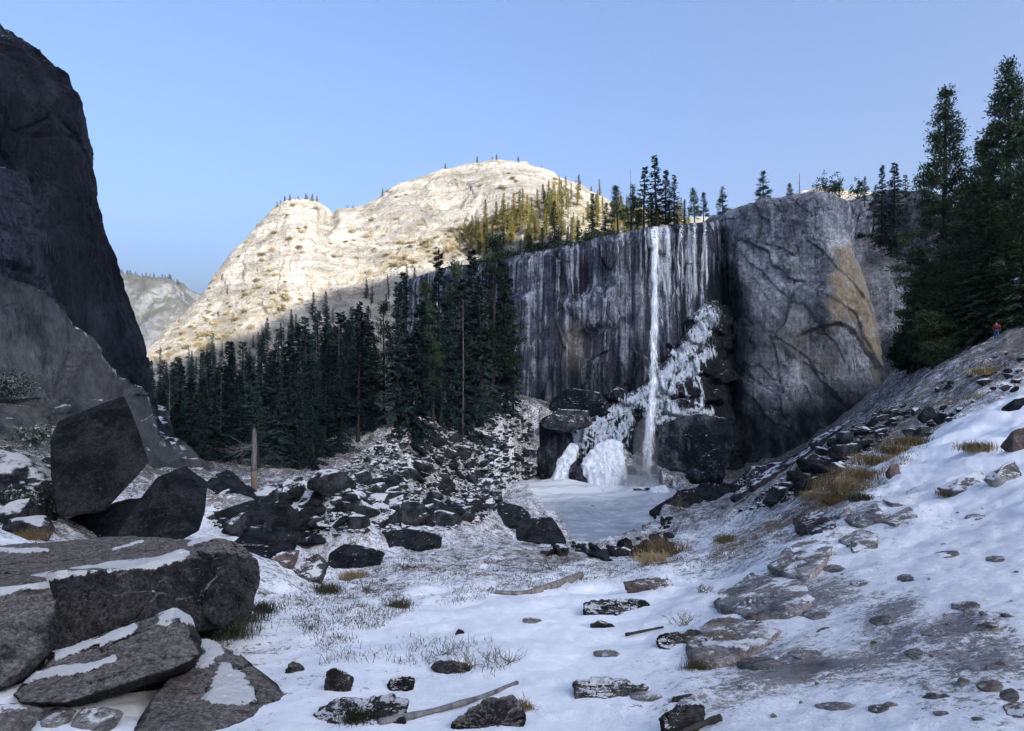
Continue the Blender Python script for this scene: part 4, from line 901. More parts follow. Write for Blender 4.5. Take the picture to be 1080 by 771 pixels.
# rocks poking out of the meadow snow
SN = [([(617, 640), (625, 630), (680, 629), (688, 640), (680, 650), (640, 648)], 'dark', 'dark rock with a snow saddle in the middle of the snowfield'), ([(622, 656), (632, 650), (648, 656), (648, 663), (630, 663)], 'dark', 'small dark stone just below the snow saddle rock'),
      ([(692, 672), (702, 664), (738, 661), (742, 668), (716, 680), (700, 683)], 'dark', 'dark rock at the lower end of the paving slabs'), ([(607, 727), (625, 718), (660, 712), (684, 722), (668, 740), (640, 732)], 'granite_snowy', 'crescent shaped brown rock in the front snow'),
      ([(662, 618), (680, 606), (704, 606), (712, 616), (690, 622)], 'red_rock', 'flat brown rock by the grass tuft near the pool'), ([(408, 714), (420, 709), (440, 712), (428, 730), (412, 728)], 'dark', 'small triangular dark rock in the front snow'),
      ([(452, 700), (470, 692), (494, 700), (496, 712), (480, 712)], 'dark', 'narrow dark rock under the bare shrub'), ([(342, 722), (344, 704), (352, 700), (370, 716), (362, 730)], 'dark', 'dark bent rock at the edge of the front snow bank'),
      ([(300, 702), (308, 694), (320, 700), (318, 708), (304, 710)], 'granite', 'small brown stone right of the sloping slab'), ([(476, 690+70), (500, 738), (540, 728), (556, 748), (545, 800), (480, 800)], 'granite', 'speckled grey boulder at the bottom edge of the photo'),
      ([(700, 765), (712, 740), (740, 738), (748, 748), (730, 775)], 'dark', 'dark rock edge at the bottom of the trail'), ([(708, 734), (730, 728), (742, 730), (720, 742)], 'dark', 'dark sliver of rock in the front snow'),
      ([(480, 667), (484, 660), (490, 662), (488, 669)], 'dark', 'tiny stone alone on smooth snow'), ([(330, 748), (360, 735), (410, 742), (425, 756), (380, 764), (340, 760)], 'dark', 'low dark ledge under the front snow bank')]
for ol, mt, lb in SN:
    yb = max(p[1] for p in ol); g = at(np.mean([p[0] for p in ol]), min(yb, 775)); d = g[1]
    w_ = (max(p[0] for p in ol)-min(p[0] for p in ol))*d/F
    mt = {'dark': 'dark_snowy'}.get(mt, mt); rock('rock', [q+np.array([0, 0, -0.035*d/8]) for q in outline(ol, d, w_*0.7, 0.2)], lb, 'rock', mt, res=6, sharp=50, amp=0.15, freq=1.8)

# talus: copies of a few rock shapes, each its own object
def proto_rock(seed, mat, flat=0.7):
    r = np.random.default_rng(seed); pts = r.normal(size=(16, 3)); pts /= np.linalg.norm(pts, axis=1)[:, None]; pts *= r.uniform(0.75, 1.0, (16, 1))*np.array([1, r.uniform(.6, .9), flat*r.uniform(.6, 1)])
    me, base = rock_mesh('talus_rock', pts, mat, 4, 50, 0.05, seed); return me
PR = [proto_rock(300+i, M['talus']) for i in range(9)]
PD = [proto_rock(330+i, M['dark']) for i in range(5)]
def scatter_rocks(n, poly, smin, smax, meshes, label, group, name, pw=2.0, sink=0.25, cat='boulder'):
    xs = [p[0] for p in poly]; ys = [p[1] for p in poly]; k = 0
    while k < n:
        px, py = rng.uniform(min(xs), max(xs)), rng.uniform(min(ys), max(ys))
        if not in_poly(np.array([px]), np.array([py]), poly)[0]: continue
        g = at(px, py); s = smin+(smax-smin)*rng.random()**pw
        o = link(name, meshes[rng.integers(len(meshes))]); o.location = (g[0], g[1], g[2]-s*sink)
        o.rotation_euler = (rng.normal()*0.35, rng.normal()*0.35, rng.uniform(0, 6.28)); o.scale = (s*rng.uniform(.8, 1.3), s*rng.uniform(.8, 1.2), s*rng.uniform(.7, 1.2))
        tag(o, label, cat, group); k += 1
scatter_rocks(210, [(330, 535), (345, 510), (400, 470), (440, 440), (480, 450), (540, 470), (565, 480), (565, 500), (530, 512), (510, 545), (470, 555), (400, 548)], 0.6, 2.5, PR+PD[:3], 'snow dusted angular boulder in the talus between forest and pool', 'boulders of the talus slope', 'talus_boulder')
scatter_rocks(34, [(225, 545), (240, 515), (330, 512), (420, 500), (500, 505), (525, 520), (500, 545), (430, 555), (300, 560)], 1.1, 2.6, PD+PR[:4], 'large dark angular boulder in the lower talus before the forest', 'large boulders of the lower talus', 'talus_boulder', 1.2)
scatter_rocks(60, [(218, 560), (225, 520), (300, 530), (420, 545), (480, 552), (460, 560), (400, 562), (310, 565)], 0.3, 1.0, PR+PD, 'small angular rock between the big boulders left of the meadow', 'small rocks around the boulder row', 'small_rock')
scatter_rocks(55, [(800, 530), (830, 505), (900, 455), (935, 435), (960, 440), (900, 490), (850, 520)], 0.4, 1.6, PR+PD, 'dark snow streaked rock on the steep right bank', 'rocks on the right bank', 'bank_rock')
scatter_rocks(26, [(590, 570), (606, 577), (640, 583), (680, 577), (702, 560), (712, 548), (700, 548), (690, 562), (660, 572), (625, 575)], 0.35, 0.95, PD, 'small dark wet rock right at the near edge of the pool ice', 'wet rocks at the near ice edge', 'shore_rock')
scatter_rocks(40, [(950, 440), (1000, 395), (1040, 365), (1080, 380), (1080, 420), (1000, 450), (960, 470)], 0.25, 0.8, PR, 'small snow dusted rock on the upper right slope', 'rocks on the upper right slope', 'slope_rock')
scatter_rocks(26, [(560, 572), (590, 575), (640, 582), (690, 572), (700, 560), (720, 548), (700, 585), (640, 592), (570, 585)], 0.5, 1.3, PD+PR[:2], 'dark rock on the near shore of the frozen pool', 'rocks along the near pool shore', 'shore_rock')
scatter_rocks(26, [(-5, 470), (48, 470), (52, 540), (60, 560), (-5, 565)], 0.3, 1.0, PR, 'frosted rock at the foot of the left canyon wall', 'rocks at the foot of the left wall', 'wall_foot_rock', 1.3)
PS = [proto_rock(360+i, M['stone'], 0.35) for i in range(8)]
scatter_rocks(40, [(740, 771), (790, 690), (870, 620), (940, 560), (1000, 520), (1080, 490), (1080, 771)], 0.03, 0.10, PS, 'small brown stone showing through the trodden snow of the trail', 'stones embedded in the trail', 'trail_stone', 2.0, 0.25, 'stone')
scatter_rocks(8, [(880, 680), (930, 660), (1060, 640), (1080, 700), (1060, 740), (900, 740)], 0.08, 0.15, PS, 'larger flat brown stone in the front part of the trail', 'larger stones in the trail', 'trail_stone', 1.0, 0.22, 'stone')
def rubble():
    # the countless small rocks of the talus as one mass
    V, Fc, n = [], [], 0; base, fc = ico(1); r = np.random.default_rng(5)
    poly = [(225, 555), (225, 515), (345, 505), (400, 465), (440, 432), (560, 440), (568, 500), (530, 515), (512, 548), (470, 560), (400, 560), (300, 570)]
    polb = [(780, 540), (830, 500), (900, 450), (940, 425), (970, 430), (900, 490), (850, 525)]
    for pl, cnt in ((poly, 3600), (polb, 900)):
        k = 0; xs = [p[0] for p in pl]; ys = [p[1] for p in pl]
        cand = np.stack([r.uniform(min(xs), max(xs), cnt*3), r.uniform(min(ys), max(ys), cnt*3)], 1); cand = cand[in_poly(cand[:, 0], cand[:, 1], pl)][:cnt]
        for px, py in cand:
            g = at(px, py); s = g[1]/F*(0.8+3.8*r.random()**2); q = base*(1+0.35*r.normal(size=(len(base), 1)).clip(-1, 1))*s*np.array([1, .8, .6])
            a = r.uniform(0, 6.28); R = np.array([[math.cos(a), -math.sin(a), 0], [math.sin(a), math.cos(a), 0], [0, 0, 1]])
            V.append(q@R.T+g); Fc.append(fc+n); n += len(base)
    o = link('rubble', mesh_np('rubble', np.concatenate(V), np.concatenate(Fc), False, M['talus'])); tag(o, 'snow dusted small rubble filling the talus between the boulders', 'rubble', None, 'stuff')
rubble()

# ------------------------------------------------------------------ trees
def quads(pos, ax, side, L, Wd):
    """kite shaped leaf sprays"""
    a = pos; b = pos+ax*L[:, None]*0.45+side*Wd[:, None]*0.5; c = pos+ax*L[:, None]; d = pos+ax*L[:, None]*0.45-side*Wd[:, None]*0.5
    V = np.stack([a, b, c, d], 1).reshape(-1, 3); return V, np.arange(len(V)).reshape(-1, 4)
def unit(v): return v/(np.linalg.norm(v, axis=1)[:, None]+1e-9)
def conifer(h, r, seed, kind='fir', bare=0.08, dens=1.0, spray=0.55):
    g = np.random.default_rng(seed); pos, ax, L = [], [], []; bag = Bag()
    lean = g.normal(size=2)*0.01*h
    def trunk_at(z): t = z/h; return np.stack([lean[0]*t*t, lean[1]*t*t, z], -1) if np.ndim(z) else np.array([lean[0]*t*t, lean[1]*t*t, z])
    zs = np.linspace(0, h*0.985, 14); rad = 0.018*h*(1-zs/h)**0.8+0.02
    rad[0] *= 1.35
    bag.add(*tube([trunk_at(z) for z in zs], rad, 7))
    nb = int(h*(7.5 if kind == 'fir' else 2.6)*dens)
    for i in range(nb):
        t = bare+(1-bare)*(1-(1-g.random())**1.0) if kind != 'fir' else bare+(0.985-bare)*((i+g.random())/nb)
        if kind == 'fir': prof = (1-t)**0.9*(0.86+0.14*math.sin(t*33+seed))+0.035
        else: prof = (min(1, (1-t)*1.35+0.03)**0.85)*(0.6+0.4*math.sin(min(1, max(0, (t-bare)/(0.4-bare+1e-6)))*math.pi/2))
        bl = r*prof*g.uniform(0.66, 1.15)
        az = g.uniform(0, 2*math.pi); el = (-0.32+0.75*t) if kind == 'fir' else (-0.25+0.9*t)
        el += g.normal()*0.12
        d = np.array([math.cos(az)*math.cos(el), math.sin(az)*math.cos(el), math.sin(el)]); p0 = trunk_at(t*h)
        n = max(3, int(bl/(spray*0.40))); s = ((np.arange(n)+g.random(n))/n)**0.75
        if kind == 'pine': s = 0.35+0.65*s
        p = p0+d*bl*s[:, None]; p[:, 2] -= 0.10*bl*s**2*(1 if kind == 'fir' else -0.8)
        if i % 3 == 0 and bl > 0.6:
            q = np.array([0, 0.5, 1.0]); pp = p0+d*bl*0.92*q[:, None]; pp[:, 2] -= 0.10*bl*q**2*(1 if kind == 'fir' else -0.8)
            bag.add(*tube(pp, np.array([0.012, 0.008, 0.003])*bl+0.01, 3, False))
        k = 4 if kind == 'fir' else 9
        for _ in range(k):
            sd = g.choice([-1, 1], n); side = np.cross(d, [0, 0, 1]); side /= np.linalg.norm(side)+1e-9
            if kind == 'fir':
                a = d*0.75+side*sd[:, None]*g.uniform(.3, 1, (n, 1))+g.normal(size=(n, 3))*0.18; a[:, 2] -= 0.15
                pos.append(p+g.normal(size=(n, 3))*0.08*spray); L.append(spray*g.uniform(.6, 1.3, n)*(1.15-0.5*s))
            else:
                a = g.normal(size=(n, 3))+d*0.5+np.array([0, 0, .35]); pos.append(p+g.normal(size=(n, 3))*np.array([.55, .55, .28])*spray*1.1); L.append(spray*g.uniform(.5, 1.0, n))
            ax.append(unit(a))
    pos = np.concatenate(pos); ax = np.concatenate(ax); L = np.concatenate(L)
    up = np.array([[0, 0, 1.0]])+g.normal(size=(len(pos), 3))*(0.5 if kind == 'fir' else 1.2); side = unit(np.cross(ax, up))
    V, Fc = quads(pos, ax, side, L, L*(0.34 if kind == 'fir' else 0.30))
    return bag, V, Fc
def oak(h, r, seed, leaf=0.3, n=9000):
    g = np.random.default_rng(seed); bag = Bag()
    zs = np.linspace(0, h*0.5, 6); wob = g.normal(size=(6, 2))*0.15; wob[0] = 0
    bag.add(*tube(np.stack([wob[:, 0], wob[:, 1], zs], 1), 0.03*h*(1-zs/h*1.3)+0.03, 7))
    cl = []
    for i in range(46):
        az = g.uniform(0, 6.28); t = g.uniform(0.22, 0.97); rr = r*math.sqrt(max(0.05, 1-((t-0.45)/0.58)**2))*g.uniform(0.5, 1.0)
        c = np.array([math.cos(az)*rr, math.sin(az)*rr, t*h]); cl.append((c, g.uniform(.12, .26)*r*1.4))
        a = np.array([wob[3, 0], wob[3, 1], h*min(0.45, t*0.6)]); bag.add(*tube([a, (a+c)/2+g.normal(size=3)*0.2, c], [0.05+0.004*h, 0.04, 0.015], 4, False))
    per = n//46; pos = np.concatenate([c+g.normal(size=(per, 3))*s*np.array([.62, .62, .30])+np.array([0, 0, -.25*s])*(g.normal(size=(per, 1))**2) for c, s in cl])
    ax = unit(g.normal(size=pos.shape)+np.array([0, 0, -.2])); side = unit(np.cross(ax, g.normal(size=pos.shape))); L = leaf*g.uniform(.5, 1.2, len(pos))
    V, Fc = quads(pos, ax, side, L, L*0.6); return bag, V, Fc
def tree_proto(name, built, leaf, label, cat='tree', group=None, bark='bark'):
    bag, V, Fc = built; root = empty(name); root.location = (0, 0, -500)
    link('trunk', bag.mesh('trunk', M[bark]), root); link('crown', mesh_np('crown', V, Fc, False, M[leaf]), root)
    tag(root, label, cat, group); return root
FIRS = [conifer(20, [4.4, 4.9, 4.0, 5.0, 4.3, 4.7, 3.4, 5.4, 4.6, 3.8][i], 500+i, 'fir', [0.03, 0.05, 0.10, 0.03, 0.13, 0.07, 0.04, 0.02, 0.26, 0.18][i], [1.1, 1.1, 1.1, 1.1, 1.1, 1.1, 1.5, 1.3, 0.62, 0.8][i], [0.75, 0.75, 0.7, 0.85, 0.75, 0.8, 0.6, 0.9, 0.8, 0.7][i]) for i in range(10)]
FIRM = []
for b, V, Fc in FIRS: FIRM.append((b.mesh('trunk', M['bark']), mesh_np('crown', V, Fc, False, M['fir'])))
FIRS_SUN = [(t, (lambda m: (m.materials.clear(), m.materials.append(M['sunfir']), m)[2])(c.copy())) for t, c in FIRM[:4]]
PINB = [conifer(20, 3.9, 540+i, 'pine', [0.22, 0.3, 0.38, 0.26][i], 1.5, 0.7) for i in range(4)]
PINM = [(b.mesh('trunk', M['bark']), mesh_np('crown', V, Fc, False, M['pine'])) for b, V, Fc in PINB]
def place(kind, name, base, h, label, group=None, wid=1.0, i=None, cat='tree', rz=None):
    ms = {'fir': FIRM, 'pine': PINM, 'sun': FIRS_SUN}[kind]; m = ms[(rng.integers(len(ms)) if i is None else i) % len(ms)]
    root = empty(name, tuple(base)); s = h/20.0; root.scale = (s*wid, s*wid, s); root.rotation_euler = (rng.normal()*0.02, rng.normal()*0.02, rng.uniform(0, 6.28) if rz is None else rz)
    link('trunk', m[0], root); link('crown', m[1], root); tag(root, label, cat, group); return root
def by_px(px, ytop, ybase, d): b = P(px, ybase, d); return b, (ybase-ytop)*d/F
# valley forest on the left
def forest():
    pts = []
    tops = lambda x: np.interp(x, [140, 200, 250, 300, 350, 385, 420], [384, 371, 358, 345, 325, 311, 300])
    for d in (86, 94, 103, 113, 125, 139, 156, 176, 200, 230, 265):
        x = 138+rng.uniform(0, 8); x1 = 345 if d < 100 else 392
        while x < x1:
            dd = d*rng.uniform(.96, 1.04); X = dd*(x-HX)/F; gz = ground_z(X, dd)[0]
            yt = tops(x)+rng.uniform(-4, 30)+(24 if d < 105 else (10 if d < 130 else 0))
            yt += (rng.random() < 0.25)*rng.uniform(5, 30); h = float(np.clip(CZ+dd*(HY-yt)/F-gz, 5, 30)); pts.append((X, dd, gz-0.3, h))
            x += rng.uniform(11, 19)*min(1.5, 110/d+0.35)
    for X, dd, gz, h in pts:
        if dd < 105: lb, gp = 'dark green fir in the front row of the valley forest left of the grove', 'firs in the front row of the valley forest'
        elif dd < 170: lb, gp = 'dark fir deep in the valley forest under the dome', 'firs deep in the valley forest'
        else: lb, gp = 'small looking fir at the back of the forest by the foot of the dome', 'firs at the back of the valley forest'
        place('fir', 'fir_tree', (X, dd, gz), h, lb, gp, rng.uniform(.85, 1.3)*(14/h)**0.3)
    return len(pts)
NF = forest()
def apron_trees():
    k = 0; poly = [(160, 396), (240, 372), (300, 350), (360, 322), (420, 300), (480, 288), (520, 282), (470, 300), (380, 345), (300, 385), (180, 405)]
    while k < 46:
        px, py = rng.uniform(160, 520), rng.uniform(280, 400)
        if not in_poly(np.array([px]), np.array([py]), poly)[0]: continue
        h = dome_hit(px, py)
        if h is None: continue
        place('fir', 'slope_fir', h-np.array([0, 0, .4]), rng.uniform(6, 15), 'dark fir on the shaded slabs below the sunlit dome', 'firs on the shaded slabs of the dome', rng.uniform(.8, 1.1)); k += 1
apron_trees()
# tall grove left of the falls
GRV = [(352, 352, 470, 118), (366, 345, 462, 125), (380, 318, 468, 112), (393, 340, 468, 108), (405, 322, 455, 122), (418, 298, 468, 110), (428, 286, 458, 122), (437, 318, 470, 108), (446, 300, 460, 118), (456, 306, 468, 112), (464, 272, 458, 120), (473, 305, 468, 110), (482, 284, 458, 124), (491, 300, 466, 112), (499, 268, 460, 122), (508, 296, 462, 114), (518, 255, 448, 124), (526, 280, 455, 118), (534, 300, 448, 122), (541, 350, 448, 130)]
for i, (px, yt, yb, d) in enumerate(GRV):
    yt -= 8 if px > 460 else 3; b = at(px, yb-14+6*math.sin(i*2.1)); d = b[1]; gz = b[2]; b = b-np.array([0, 0, .3]); h = CZ+d*(HY-yt)/F-gz
    tall = {416: 0}
    lb = 'tallest dark fir at the right end of the grove beside the cliff' if px == 518 else ('shorter dark fir at the right end of the grove by the cliff foot' if px == 541 else 'tall dark conifer in the grove left of the waterfall cliff')
    place('fir' if i % 4 else 'pine', 'fir_tree', b, h, lb, None if px in (518, 541) else 'tall conifers of the grove', rng.uniform(.74, .95), i)
# trees along the rim of the falls cliff
RIM = [(585, 212, 264, 166, 'fir', 'dark fir standing out before the sunlit trees on the cliff rim'), (572, 240, 268, 160, 'fir', None), (598, 238, 263, 160, 'fir', None), (610, 232, 262, 162, 'fir', None), (625, 204, 258, 160, 'fir', None), (638, 214, 256, 160, 'fir', None), (652, 197, 254, 158, 'pine', 'open crowned dark pine left of the tallest rim trees'),
       (666, 196, 252, 160, 'pine', None), (679, 175, 250, 158, 'fir', None), (693, 162, 248, 157, 'fir', 'tallest dark fir on the cliff rim just above the falls'), (702, 178, 246, 160, 'fir', None), (711, 184, 244, 158, 'fir', None), (722, 210, 242, 162, 'fir', None), (645, 232, 256, 158, 'fir', None), (672, 225, 250, 158, 'fir', None), (688, 205, 248, 160, 'fir', None), (705, 212, 246, 158, 'fir', None), (560, 248, 272, 160, 'fir', None), (548, 252, 276, 165, 'fir', None), (530, 258, 282, 168, 'fir', None), (618, 240, 262, 158, 'fir', None),
       (733, 198, 240, 170, 'pine', 'slim pine right of the falls lip'), (742, 204, 240, 172, 'pine', 'second slim pine right of the falls lip'), (762, 197, 234, 166, 'pine', 'lone slim pine on the rim between falls and buttress'),
       (805, 181, 219, 156, 'pine', 'round crowned pine alone on the buttress top'), (833, 193, 215, 158, 'pine', 'low bushy pine on the buttress right of the round one'),
       (930, 174, 256, 152, 'fir', 'dark fir growing out of the ledge right of the buttress top'), (943, 171, 238, 165, 'fir', 'thin pale fir behind the ledge fir'), (955, 184, 232, 165, 'fir', 'short fir right of the thin pale one'), (912, 186, 215, 168, 'fir', 'small fir on the skyline right of the oaks'), (940, 215, 268, 150, 'fir', 'bushy fir low on the ledge right of the buttress'), (921, 196, 240, 158, 'pine', 'scruffy pine on the ledge left of the dark fir')]
for i, (px, yt, yb, d, k, lb) in enumerate(RIM):
    b, h = by_px(px, yt, yb+3, d)
    wid = 1.25 if px in (805, 833, 940) else (1.0 if px > 900 else 1.0)
    place(k, 'rim_fir' if k == 'fir' else 'rim_pine', b, h, lb or 'dark fir in the row along the cliff rim left of the falls', None if lb else 'firs along the cliff rim', wid*rng.uniform(.9, 1.15), i)
# dark undergrowth along the rim
UB = []
for i in range(3):
    g = np.random.default_rng(640+i); pos = g.normal(size=(700, 3))*np.array([.6, .5, .36])+np.array([0, 0, .5]); ax = unit(g.normal(size=pos.shape)); L = g.uniform(.12, .32, len(pos))
    V, Fc = quads(pos, ax, unit(np.cross(ax, g.normal(size=pos.shape))), L, L*0.7); UB.append(mesh_np('rim_bush', V, Fc, False, M['pine']))
for px in np.concatenate([rng.uniform(490, 600, 22), rng.uniform(600, 684, 9), np.linspace(908, 958, 5)]):
    if px < 700: top = np.interp(px, [f[0] for f in FC], [f[2] for f in FC]); d = np.interp(px, [f[0] for f in FC], [f[1] for f in FC])+rng.uniform(4, 9)
    else: top = 250+rng.uniform(-14, 14); d = 160
    sz = rng.uniform(0.8, 2.3); o = link('rim_bush', UB[rng.integers(3)], None, P(px+rng.uniform(-2, 2), top+2, d)); o.scale = (sz*1.2, sz, sz); o.rotation_euler = (0, 0, rng.uniform(0, 6))
    tag(o, 'dark bush among the firs along the cliff rim' if px < 700 else 'dark bush on the ledge between buttress and right hand trees', 'bush', 'bushes along the cliff rim' if px < 700 else 'bushes on the ledge')
# sunlit trees and scrub on the dome
k = 0; spoly = [(478, 262), (500, 240), (540, 224), (600, 204), (650, 206), (665, 225), (700, 232), (740, 232), (700, 246), (620, 258), (560, 266), (500, 268)]
while k < 150:
    px, py = rng.uniform(475, 745), rng.uniform(200, 272)
    if not in_poly(np.array([px]), np.array([py]), spoly)[0]: continue
    h = dome_hit(px, py)
    if h is None: continue
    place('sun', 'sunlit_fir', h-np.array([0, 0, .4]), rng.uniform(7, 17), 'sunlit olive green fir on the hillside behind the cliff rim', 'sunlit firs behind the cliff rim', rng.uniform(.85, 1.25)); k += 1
SB = []
for i in range(4):
    g = np.random.default_rng(600+i); pos = g.normal(size=(420, 3))*np.array([.55, .55, .32])+np.array([0, 0, .45]); ax = unit(g.normal(size=pos.shape)); side = unit(np.cross(ax, g.normal(size=pos.shape))); L = g.uniform(.15, .4, len(pos))
    V, Fc = quads(pos, ax, side, L, L*0.7); SB.append(mesh_np('scrub_bush', V, Fc, False, M['scrub']))
k = 0; regs = [([(380, 292), (425, 262), (480, 240), (520, 228), (560, 240), (500, 268), (440, 282)], 130), ([(150, 386), (190, 345), (240, 305), (290, 298), (330, 318), (270, 348), (170, 390)], 75), ([(200, 330), (262, 250), (300, 216), (355, 222), (480, 176), (580, 186), (640, 214), (480, 235), (380, 285), (300, 300), (220, 320)], 90)]
for pl, n in regs:
    k = 0
    while k < n:
        px, py = rng.uniform(150, 650), rng.uniform(170, 400)
        if not in_poly(np.array([px]), np.array([py]), pl)[0]: continue
        h = dome_hit(px, py)
        if h is None: continue
        s = 0.6+1.5*rng.random()**2; o = link('scrub_bush', SB[rng.integers(4)]); o.location = tuple(h); o.scale = (s*1.2, s*1.2, s); o.rotation_euler = (0, 0, rng.uniform(0, 6))
        tag(o, 'small brown green bush on the sunlit granite dome', 'bush', 'bushes on the dome'); k += 1
# tiny trees on the skyline of the dome
for px in [291, 294, 301, 304, 313, 322, 325, 331, 334, 365, 372, 402, 470, 505, 518, 524, 548, 572, 590, 606, 622]:
    yy = np.interp(px, [q[0] for q in DOME], [q[1] for q in DOME]); h = None
    for dy in range(-10, 14):
        h = dome_hit(px+rng.uniform(-2, 2), yy+dy)
        if h is not None: break
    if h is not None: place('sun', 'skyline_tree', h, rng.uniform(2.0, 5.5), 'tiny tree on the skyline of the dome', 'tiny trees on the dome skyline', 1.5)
# far trees on the rim of the distant mountain
for px in np.linspace(118, 188, 30):
    yy = np.interp(px, [90, 120, 150, 175, 187, 192], [291, 289, 292, 294, 298, 306]); b = P(px+rng.uniform(-1, 1), yy+3, 1640)
    place('fir', 'far_tree', b, rng.uniform(10, 22), 'tiny far tree on the rim of the distant mountain', 'far trees on the distant rim', 1.6)
# right hand trees
def big_tree(name, built, leaf, base, label, bark='bark', cat='tree', rz=0):
    bag, V, Fc = built; root = empty(name, tuple(base)); root.rotation_euler = (0, 0, rz)
    link('trunk', bag.mesh('trunk', M[bark]), root); link('crown', mesh_np('crown', V, Fc, False, M[leaf]), root); tag(root, label, cat); return root
def gbase(px, d): X = d*(px-HX)/F; return np.array([X, d, ground_z(X, d)[0]-0.3])
def top_h(px, d, yt): return CZ+d*(HY-yt)/F-gbase(px, d)[2]
big_tree('tall_pine', conifer(top_h(995, 78, 97), 5.2, 701, 'pine', 0.06, 4.0, 0.55), 'pine', gbase(995, 78), 'tall dark pine with a broad crown left of the tallest one')
big_tree('tall_pine', conifer(top_h(1064, 74, 68), 5.0, 702, 'pine', 0.25, 3.8, 0.55), 'pine', gbase(1064, 74), 'tallest dark pine at the right frame edge')
big_tree('tall_pine', conifer(top_h(1036, 88, 150), 4.4, 703, 'pine', 0.15, 3.4, 0.55), 'pine', gbase(1036, 88), 'slimmer pine between the two tall pines')
big_tree('tall_pine', conifer(top_h(1100, 84, 110), 4.8, 704, 'pine', 0.2, 3.2, 0.55), 'pine', gbase(1100, 84), 'pine partly cut off by the right frame edge')
OK = [(1000, 76, 276, 4.0, 'leafy live oak left of the hiker'), (980, 78, 306, 3.2, 'rounded live oak at the left end of the right hand trees'), (1018, 82, 262, 4.4, 'live oak behind the others below the slim pine'), (958, 84, 352, 2.0, 'small live oak low on the slope beside the buttress'), (985, 72, 328, 2.4, 'low live oak filling under the broad pine'), (1030, 72, 290, 2.8, 'low live oak just left of the hiker under the bushy conifer')]
for i, (px, d, yt, r, lb) in enumerate(OK):
    big_tree('live_oak', oak(top_h(px, d, yt), r, 720+i, 0.26, 22000), 'oak', gbase(px, d), lb)
BC = [(1042, 70, 188, 5.6, 'bushy green conifer in front of the tallest pine'), (1080, 66, 200, 5.4, 'bushy conifer cut by the right frame edge above the hiker'), (1016, 77, 228, 4.8, 'bushy conifer between the live oaks and the slim pine'), (972, 83, 262, 3.6, 'slender bushy conifer at the left end of the right hand trees'), (996, 84, 240, 4.4, 'bushy conifer under the broad crowned pine')]
for i, (px, d, yt, r, lb) in enumerate(BC):
    big_tree('bushy_conifer', conifer(top_h(px, d, yt), r, 760+i, 'fir', 0.05, 2.4, 0.5), 'cedar', gbase(px, d), lb)

# ------------------------------------------------------------------ dead wood
def branchy(bag, p, d, L, r, g, depth, spread=0.6, seg=4):
    pts = [np.array(p, float)]; dd = np.array(d, float)
    for i in range(4):
        dd = dd+g.normal(size=3)*0.16; dd /= np.linalg.norm(dd); pts.append(pts[-1]+dd*L/4)
    bag.add(*tube(pts, np.linspace(r, r*0.45, 5), seg, False))
    if depth > 0:
        for k in range(g.integers(2, 4)):
            q = pts[g.integers(1, 5)]; nd = dd+g.normal(size=3)*spread; nd /= np.linalg.norm(nd); branchy(bag, q, nd, L*g.uniform(.5, .75), r*0.5, g, depth-1, spread, 3)
def snag():
    b = at(268, 531); d = b[1]; sc_ = d/F; H = 80*sc_; g = np.random.default_rng(9)
    root = empty('dead_tree', tuple(b)); tag(root, 'broken dead tree trunk with a bare orange lower half among the boulders', 'dead tree')
    z = np.linspace(H*0.42, H, 8); r = np.interp(z, [0, H*.9, H], [3.4*sc_, 2.6*sc_, 0.8*sc_]); bg = Bag(); bg.add(*tube(np.stack([g.normal(size=8)*0.02, 0*z, z], 1), r, 8)); link('trunk', bg.mesh('trunk', M['snag']), root)
    z = np.linspace(-0.3, H*0.43, 5); bg = Bag(); bg.add(*tube(np.stack([0*z, 0*z, z], 1), np.full(5, 3.1*sc_), 8)); link('stripped_wood', bg.mesh('stripped_wood', M['bare_wood']), root)
    bg = Bag()
    for i in range(9):
        a = g.uniform(2.2, 4.2); branchy(bg, (0, 0, H*g.uniform(.5, .85)), (math.cos(a), math.sin(a)*0.5, g.uniform(-.3, .25)), 22*sc_*g.uniform(.6, 1.1), 0.035, g, 2, 0.4)
    link('branches', bg.mesh('branches', M['snag']), root)
snag()
for px, yt, yb, d, lb in ((843, 181, 213, 158, 'thin dead snag on top of the buttress'), (665, 178, 250, 162, 'thin dead snag rising among the rim firs'), (602, 205, 262, 164, 'thin bare pole of a dead tree left of the rim firs')):
    b, h = by_px(px, yt, yb, d); bg = Bag(); g = np.random.default_rng(px); bg.add(*tube([(0, 0, 0), (0.05, 0, h*.5), (0, 0, h)], [0.16, 0.11, 0.03], 5))
    for i in range(7): branchy(bg, (0, 0, h*g.uniform(.3, .9)), (g.normal(), g.normal(), .2), 0.7, 0.03, g, 0)
    o = link('dead_snag', bg.mesh('dead_snag', M['snag']), None, b); tag(o, lb, 'dead tree')
for i, (px, yt, d) in enumerate([(178, 400, 112), (232, 392, 105), (291, 372, 120), (318, 366, 108), (357, 340, 116), (488, 310, 118)]):
    X = d*(px-HX)/F; gz = ground_z(X, d)[0]; h = CZ+d*(HY-yt)/F-gz; bg = Bag(); g = np.random.default_rng(1200+i); bg.add(*tube([(0, 0, -0.3), (0.1, 0, h*.5), (g.normal()*0.2, 0, h)], [0.15, 0.10, 0.02], 5))
    for k in range(16): branchy(bg, (0.05, 0, h*g.uniform(.25, .95)), (g.normal(), g.normal(), -.1), 1.5*g.uniform(.5, 1.2), 0.03, g, 1, 0.4, 3)
    tag(link('dead_conifer', bg.mesh('dead_conifer', M['snag']), None, (X, d, gz)), 'bare grey dead conifer standing among the valley firs', 'dead tree', 'dead conifers in the valley forest')
